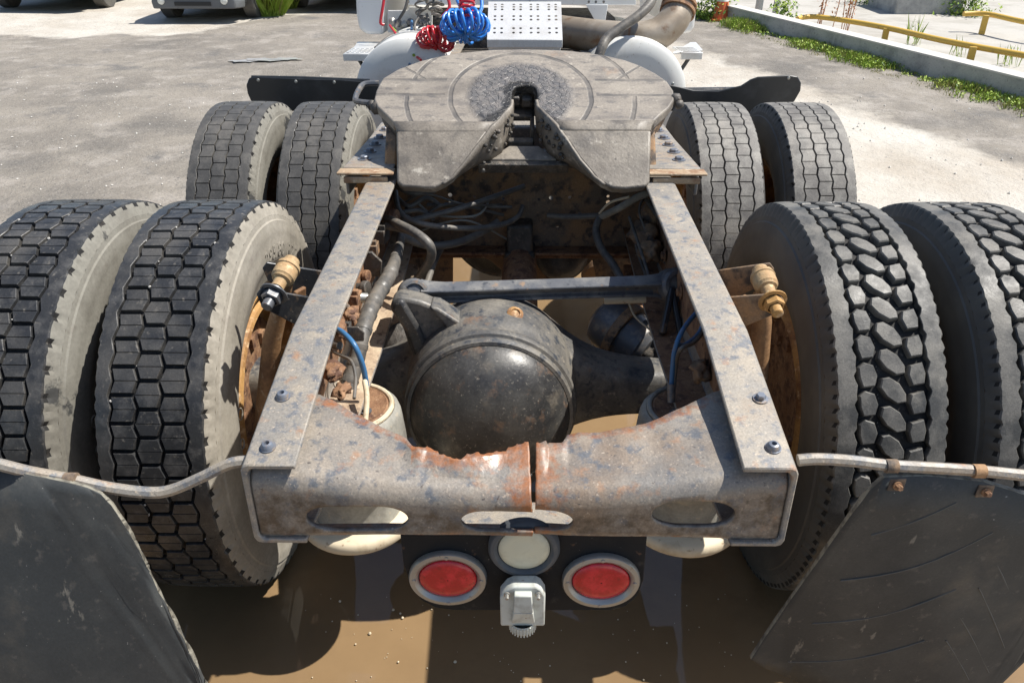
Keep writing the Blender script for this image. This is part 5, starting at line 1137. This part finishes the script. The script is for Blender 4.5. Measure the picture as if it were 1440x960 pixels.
def coil_line(p0, p1, r0, n, r, m_, name='coiled_cable', label=None):
    a = at(*p0[:2], Y=p0[2]); b_ = at(*p1[:2], Y=p1[2]); d = (b_-a); dn = d.normalized(); e1 = dn.orthogonal().normalized(); e2 = dn.cross(e1); T_ = n*12
    pts = [a+d*k/T_+(e1*math.cos(2*math.pi*k/12)+e2*math.sin(2*math.pi*k/12))*r0 for k in range(T_+1)]; mb = MB(); mb.tube(pts, r, 6); return mb.build(name, MAT[m_], cab, smooth_deg=80, label=label)
coil_line((657, -6, 4.42), (656, 28, 4.34), .038, 5, .0075, 'red_hose', 'coiled_air_hose', 'upright red coil above the blue bundle')
coil_line((606, -8, 4.85), (610, 16, 4.8), .035, 3, .007, 'hose'); coil_line((618, 0, 4.8), (612, 24, 4.75), .03, 3, .006, 'hose'); coil_line((590, -6, 4.9), (594, 40, 4.85), .03, 4, .006, 'hose')
for pts, r_, m_ in (([(541, -10, 5.05), (538, 12, 5.03), (535, 32, 5.02), (540, 35, 5.03)], .009, 'red_hose'), ([(575, -8, 4.95), (570, 12, 4.93), (561, 28, 4.93), (556, 40, 4.9)], .009, 'hose'), ([(552, 40, 4.9), (563, 52, 4.8), (574, 65, 4.6), (582, 78, 4.4)], .008, 'green_hose'), ([(548, 36, 4.92), (558, 50, 4.8), (570, 66, 4.6), (592, 85, 4.35)], .007, 'red_hose'), ([(579, 30, 4.95), (579, 55, 4.7), (578, 75, 4.5), (576, 92, 4.4)], .008, 'blue_line'), ([(560, 46, 4.85), (545, 54, 4.8), (528, 68, 4.7)], .010, 'hose'),
                    ([(598, -10, 4.9), (602, 8, 4.88), (590, 18, 4.85), (588, 30, 4.85)], .009, 'hose'), ([(600, 20, 4.8), (604, 40, 4.75), (590, 50, 4.7), (583, 38, 4.75), (590, 25, 4.8), (604, 30, 4.8)], .008, 'hose'), ([(628, -8, 4.7), (632, 10, 4.68), (622, 24, 4.66)], .009, 'red_hose'), ([(676, -8, 4.5), (677, 12, 4.45), (668, 28, 4.4)], .010, 'blue_hose'), ([(582, 62, 4.6), (596, 74, 4.5), (606, 88, 4.4)], .012, 'hose'), ([(640, -8, 4.5), (645, 5, 4.45), (650, 16, 4.4)], .010, 'blue_hose')):
    mb = MB(); mb.tube(smooth(cpath(pts), 5), r_, 8); mb.build('cable', MAT[m_], cab, smooth_deg=60)

# ------------------------------------------------------------------ things round the yard
def car(px, wheel_py, width, m_, label, height=1.45, grp=None, lamps=True):
    p = on_ground(px, wheel_py); p.y -= .45; T = tag(empty('parked_car', p), label, 'car'); MW[T.name] = Matrix.Translation(p)
    W = width/2; g0 = p.z; L0 = Vector((p.x, p.y, g0))
    def at_(x, y, z): return L0+Vector((x, y, z))
    # body: sections along the length, nose towards the camera
    S_ = [(-.02, .30, .62, .80), (.05, .22, .70, .92), (.35, .20, .82, .98), (1.1, .20, .93, 1.0), (1.5, .20, .97, 1.0), (3.9, .22, 1.0, 1.0), (4.3, .30, .92, .95)]
    mb = MB(); rings = []
    for y, zb, zt, k in S_: rings.append([at_(a*W*k, y, z) for a, z in ((-.90, zb), (-1, zb+.12), (-1, (zb+zt)/2), (-.96, zt-.05), (-.85, zt), (.85, zt), (.96, zt-.05), (1, (zb+zt)/2), (1, zb+.12), (.90, zb))])
    mb.loft(rings); mb.build('body', MAT[m_], T, bevel=.03)
    mb = MB(); rings = [[at_(a*W*.88*kk, y, z) for a, z in ((-1, .90), (-.82, height), (.82, height), (1, .90))] for y, kk in ((0, 0),)][:0]
    lo = [at_(-W*.9, 1.3, .92), at_(W*.9, 1.3, .92), at_(W*.9, 4.0, .95), at_(-W*.9, 4.0, .95)]; hi = [at_(-W*.72, 2.0, height), at_(W*.72, 2.0, height), at_(W*.72, 3.5, height), at_(-W*.72, 3.5, height)]
    mb.loft([lo, hi]); mb.build('cabin_glass', MAT['glass'], T, bevel=.03)
    mb = MB(); mb.loft([[h_+Vector((0, 0, .002)) for h_ in hi], [h_+Vector((0, 0, .05)) for h_ in hi]]); mb.build('roof', MAT[m_], T, bevel=.02)
    mb = MB(); mb.loft([[at_(a*W*k, y, z) for a, z in ((-.97, .20), (-.99, .30), (-.93, .40), (.93, .40), (.99, .30), (.97, .20))] for y, k in ((-.07, .80), (-.04, .92), (.10, 1.0), (.25, 1.01))]); mb.build('bumper', MAT['car_plastic' if m_ == 'car_grey' else m_], T, bevel=.015)
    mb = MB(); mb.box(at_(0, -.06, .27), (.56, .05, .055)); mb.build('air_intake', MAT['dark'], T)
    if lamps:
        for sx in (-.62, .62):
            mb = MB(); mb.lathe([(0, .055), (.02, .05), (.03, 0)], at_(sx*W*1.10, -.065, .31), (0, -1, 0), 18); mb.build('fog_lamp', MAT['lamp_glass'], T)
            mb = MB(); mb.box(at_(sx*W*1.12, .03, .62), (.38, .1, .13)); mb.build('headlight', MAT['lamp_glass'], T, bevel=.03)
    mb = MB(); mb.box(at_(0, -.04, .60), (.8, .06, .13)); mb.build('grille', MAT['dark'], T, bevel=.01)
    for sx in (-1, 1):
        for yy in (.75, 3.4):
            mb = MB(); mb.lathe([(-.1, .2), (-.1, .30), (-.08, .32), (.08, .32), (.1, .30), (.1, .2)], at_(sx*(W-.04), yy, .32), (1, 0, 0), 28); wh = mb.build('wheel', MAT['side_dark'], T)
            mb = MB(); mb.lathe([(.09, .2), (.10, .19), (.07, .15), (.08, 0)], at_(sx*(W-.04), yy, .32), (sx, 0, 0), 20); mb.build('hubcap', MAT['alu'], wh)
    return T
car(293, 28, 1.42, 'car_grey', 'grey car parked nose-on at the edge of the yard, with two round fog lamps')
car(70, 13, 1.8, 'car_green', 'dark green car at the far left of the yard', 1.6)
car(482, 13, 1.7, 'car_dark', 'dark car parked behind the grass tuft left of the cab')
for o in list(bpy.data.objects): pass
# concrete wall on the right
def wpt(s, d, z): p = Vector((WA.x, WA.y, 0))+WD*s+WN*d; return Vector((p.x, p.y, z+gz0(p.x, p.y)))
LW = (Vector((WB.x, WB.y, 0))-Vector((WA.x, WA.y, 0))).length
wt = tag(empty('low_wall', wpt(0, 0, 0)), 'low grey concrete wall with a pale top running along the right side of the yard', 'wall'); MW[wt.name] = Matrix.Translation(wpt(0, 0, 0))
hN = .215
def wring(s, inset=0, zl=-.25, zh=hN): return [wpt(s, -.0+inset, zl), wpt(s, .0+inset, zh), wpt(s, .20-inset, zh), wpt(s, .20-inset, zl)]
mb = MB(); mb.loft([wring(s) for s in np.linspace(-4, LW+.05, 40)]); mb.build('wall_body', MAT['kerb_conc'], wt, bevel=.012)
mb = MB(); mb.loft([[wpt(s, -.006, hN-.012), wpt(s, -.006, hN+.006), wpt(s, .206, hN+.006), wpt(s, .206, hN-.012)] for s in np.linspace(-4, LW+.05, 40)]); mb.build('wall_top', MAT['kerb_top'], wt)
# far concrete apron and a flat dark strip painting the shaded trench by the wall
mb = MB(); 
mb.loft([[wpt(s, .50, -.02), wpt(s, .50, .02), wpt(s, 14, .02), wpt(s, 14, -.02)] for s in np.linspace(-4, LW+14, 30)])
mat('apron', (.43, .41, .37), .85, [(2, .45, .65, (.34, .32, .28)), (30, .6, .72, (.28, .26, .23))], [(40, .3)])
tag(mb.build('concrete_apron', MAT['apron']), kind='structure')
mb = MB(); mb.loft([[wpt(s, .62, .021), wpt(s, .62, .026), wpt(s, .95, .026), wpt(s, .95, .021)] for s in np.linspace(-4, LW-2.2, 20)]); tag(mb.build('trench_shade', MAT['greasy']), kind='structure')
# yellow rails
def yrail(pts, posts, zr, label, r=.035):
    P_ = [on_z(px, py, zr) for px, py in pts]; T = tag(empty('pipe_barrier', P_[0]), label, 'barrier', 'yellow pipe barriers beyond the wall'); MW[T.name] = Matrix.Translation(P_[0])
    mb = MB(); mb.tube(smooth(P_, 4), r, 14); mb.build('top_rail', MAT['yellow_paint'], T)
    for px, py in posts:
        p = on_z(px, py, zr); mb = MB(); b_ = Vector((p.x, p.y, gz(p.x, p.y)-.05)); mb.box((p+b_)/2, (.075, .05, (p-b_).length), Matrix.Rotation(R(-15), 3, 'Z')); mb.build('post', MAT['yellow_paint'], T, bevel=.004)
def on_z(px, py, h):
    z = 0
    for _ in range(30): p = at(px, py, z=z); z = .6*z+.4*(gz(p.x, p.y)+h)
    return Vector((p.x, p.y, gz(p.x, p.y)+h))
yrail([(1121, 27), (1150, 24), (1240, 38), (1330, 58), (1440, 78), (1560, 100)], [(1247, 40), (1369, 66)], .22, 'long yellow pipe barrier low behind the concrete wall')
yrail([(1355, 20), (1388, 20), (1440, 31), (1520, 44)], [(1387, 22)], .26, 'short yellow pipe barrier at the upper right')
# traffic cone
p = on_ground(1013, 29); T = tag(empty('traffic_cone', p), 'orange and white traffic cone at the far end of the wall', 'traffic cone'); MW[T.name] = Matrix.Translation(p)
mb = MB(); mb.lathe([(.03, .13), (.28, .095)], p, (0, 0, 1), 24); mb.lathe([(.42, .075), (.70, .03), (.70, 0)], p, (0, 0, 1), 24); mb.build('cone_body', MAT['cone_orange'], T)
mb = MB(); mb.lathe([(.28, .096), (.42, .076)], p, (0, 0, 1), 24); mb.build('reflective_band', MAT['cone_white'], T)
mb = MB(); mb.box(p+Vector((0, 0, .015)), (.34, .34, .03)); mb.build('base', MAT['cone_orange'], T, bevel=.01)
# plants
def blades(mb, c, rad, hgt, n, wd=.01, lean=.5, r0=0):
    for _ in range(n):
        a = random.uniform(0, 6.28); r_ = rad*math.sqrt(random.random()); b_ = Vector((c.x+r_*math.cos(a), c.y+r_*math.sin(a), c.z-.01)); h_ = hgt*random.uniform(.45, 1.1); a2 = random.uniform(0, 6.28); l_ = lean*h_*random.random(); t_ = Vector((math.cos(a2), math.sin(a2), 0)); sd_ = Vector((-t_.y, t_.x, 0))*wd/2
        m_ = b_+t_*l_*.35+Vector((0, 0, h_*.6)); e = b_+t_*l_+Vector((0, 0, h_)); mb.add([b_-sd_, b_+sd_, m_+sd_*.9, e, m_-sd_*.9], [(0, 1, 2, 3, 4)])
def leaves(mb, c, rad, hgt, n, s_=.03):
    for _ in range(n):
        p = c+Vector((random.gauss(0, rad*.5), random.gauss(0, rad*.5), hgt*random.random()**1.3)); q = Matrix.Rotation(random.uniform(0, 6.28), 3, 'Z') @ Matrix.Rotation(random.uniform(-1, 1), 3, 'X'); k = s_*random.uniform(.6, 1.3)
        mb.add([p+q @ Vector(v) for v in ((-k*.35, 0, 0), (0, -k*.6, 0), (k*.35, 0, 0), (0, k*.9, k*.2))], [(0, 1, 2, 3)])
ms = [MB(), MB(), MB()]
for _ in range(760):
    s = random.uniform(-3.5, LW+3); d = -abs(random.gauss(0, .13))-.01; dens_ = mnoise.noise(Vector((s*1.1, 4, 0)))
    if dens_ < -.08 and random.random() < .8: continue
    d *= 1+.9*max(0, dens_)*2
    c = wpt(s, d, 0); hh_ = .03+.10*max(0, .35+dens_); leaves(ms[0 if random.random() < .85 else 1], c, .09, hh_, 22, .024); blades(ms[random.choice((0, 0, 2, 2))], c, .10, hh_*1.4, 16, .006)
for i in range(120):
    s = random.uniform(-3.5, LW); c = wpt(s, -.30-random.random()*.12, 0); blades(ms[2], c, .07, .035, 8, .007); 
for m_, mb in zip(('leaf', 'leaf_dark', 'leaf_dry'), ms): tag(mb.build('grass_verge', MAT[m_], smooth_deg=0, recalc=False), 'low green weeds growing along the foot of the concrete wall', 'weeds', kind='stuff')
def plant(px, py, kind, label, h, rad, n, extra=None):
    if kind in ('grass', 'wisp'): n = int(n*1.5)
    p = on_ground(px, py); T = tag(empty('plant', p), label, 'plant'); MW[T.name] = Matrix.Translation(p); mb = MB()
    if kind == 'grass': blades(mb, p, rad, h, n*2, .005, .9); mb.build('blades', MAT['leaf'], T, smooth_deg=0, recalc=False); mb = MB(); blades(mb, p, rad*.9, h*.9, n//3, .012, 1.0); mb.build('blades', MAT['leaf_dry'], T, smooth_deg=0, recalc=False)
    if kind == 'bush': leaves(mb, p, rad, h, n, .05); mb.build('foliage', MAT['leaf'], T, smooth_deg=0, recalc=False); mb = MB(); leaves(mb, p, rad*.9, h*.8, n//2, .05); mb.build('foliage', MAT['leaf_dark'], T, smooth_deg=0, recalc=False)
    if kind == 'dock':
        sm_ = MB()
        for _ in range(5):
            q = p+Vector((random.uniform(-rad, rad), random.uniform(-rad, rad), 0)); e = q+Vector((random.uniform(-.08, .08), random.uniform(-.08, .08), h*random.uniform(.8, 1.1))); sm_.tube([q, (q+e)/2+Vector((.01, 0, 0)), e], .006, 5)
            for k in range(n//5): t_ = .25+.75*random.random(); leaves(mb, q+(e-q)*t_, .045, .03, 1, .032)
        sm_.build('stems', MAT['dock'], T); tag(mb.build('seed_heads', MAT['dock'], T, smooth_deg=0, recalc=False), kind='stuff')
    if kind == 'wisp': blades(mb, p, rad, h, n, .003, .35); leaves(mb, p, rad*.9, h*.8, n*3, .022); mb.build('blades', MAT['leaf'], T, smooth_deg=0, recalc=False)
    return T
plant(382, 22, 'grass', 'tall bright green grass tuft beside the grey car', .62, .20, 380)
plant(403, 12, 'grass', 'small green tuft right of the tall grass by the grey car', .2, .18, 100)
plant(1157, 45, 'dock', 'brown seeding dock weed growing behind the wall, left of the pair', .75, .12, 220)
plant(1188, 50, 'dock', 'brown seeding dock weed growing behind the wall, right of the pair', .8, .08, 180)
plant(1282, 66, 'wisp', 'wispy green weed behind the wall near the yellow barrier post', .42, .10, 12)
plant(1345, 82, 'wisp', 'thin grass by the second post of the yellow barrier', .28, .10, 9)
plant(1415, 95, 'wisp', 'thin grass behind the wall at the right edge of the view', .30, .14, 11)
plant(1100, 30, 'bush', 'pale green weeds behind the far end of the wall', .3, .22, 240)
plant(998, 28, 'bush', 'green bush beside the traffic cone', .5, .30, 600)
plant(1240, 8, 'bush', 'leafy bush on the far bank left of the concrete block', .4, .5, 900)
plant(1355, 22, 'bush', 'leafy bush at the end of the short yellow barrier', .4, .35, 600)
p = on_ground(1305, 22); mb = MB(); 
mb.box(p+Vector((0, .6, .2)), (1.1, 1.2, .55)); tag(mb.build('concrete_block', MAT['kerb_conc'], bevel=.03), 'grey concrete block on the bank at the upper right', 'concrete block')
for i, px in enumerate((1065, 1090)):
    p = on_ground(px, 24); mb = MB(); mb.lathe([(-.05, .06), (.9, .055), (.9, 0)], p, (.03, 0, 1), 12); tag(mb.build('post', MAT['kerb_top']), ('weathered pale post at the far end of the wall, nearer the cone', 'weathered pale post at the far end of the wall, nearer the barrier')[i], 'post')
# lawn on the far bank
mb = MB(); a = on_ground(1300, 6); b_ = on_ground(1440, 6)
for _ in range(2600): blades(mb, Vector((random.uniform(a.x-1, b_.x+3), a.y+.5+random.uniform(0, 4), 0))+Vector((0, 0, gz(a.x, a.y+2))), .1, .12, 2, .03)
tag(mb.build('lawn', MAT['leaf'], smooth_deg=0, recalc=False), kind='stuff')
# pebbles and grit on the yard
mb = MB()
for _ in range(900):
    x = random.choice((random.uniform(-6, -1.4), random.uniform(1.4, 6))); y = random.uniform(1, 9); r_ = random.uniform(.004, .014); c = Vector((x, y, gz(x, y)+r_*.3)); q = [random.uniform(.6, 1.2) for _ in range(6)]
    mb.add([c+Vector(v)*r_*k for v, k in zip(((1, 0, 0), (0, 1, 0), (-1, 0, 0), (0, -1, 0), (0, 0, .8), (0, 0, -.8)), q)], [(0, 1, 4), (1, 2, 4), (2, 3, 4), (3, 0, 4), (1, 0, 5), (2, 1, 5), (3, 2, 5), (0, 3, 5)])
tag(mb.build('gravel', MAT['kerb_top'], smooth_deg=0), kind='stuff')
# small stones caught in the left treads and bits floating on the water
mb = MB()
for _ in range(70):
    px, py = random.uniform(420, 1060), random.uniform(835, 958)
    c = at(px, py, z=.0245); r_ = random.uniform(.0008, .0022); mb.lathe([(-r_*.5, 0), (0, r_), (r_*.7, r_*.7), (r_, 0)], c, (0, 0, 1), 6)
for px, py in ((566, 868), (563, 862), (560, 930), (478, 845), (553, 857), (500, 905), (640, 930), (520, 890), (880, 930), (905, 955), (1010, 842)):
    c = at(px, py, z=.026); r_ = random.uniform(.002, .0045); mb.lathe([(-r_*.5, 0), (0, r_), (r_*.7, r_*.7), (r_, 0)], c, (0, 0, 1), 7)
tag(mb.build('floating_grit', MAT['cream'], smooth_deg=60), kind='stuff')
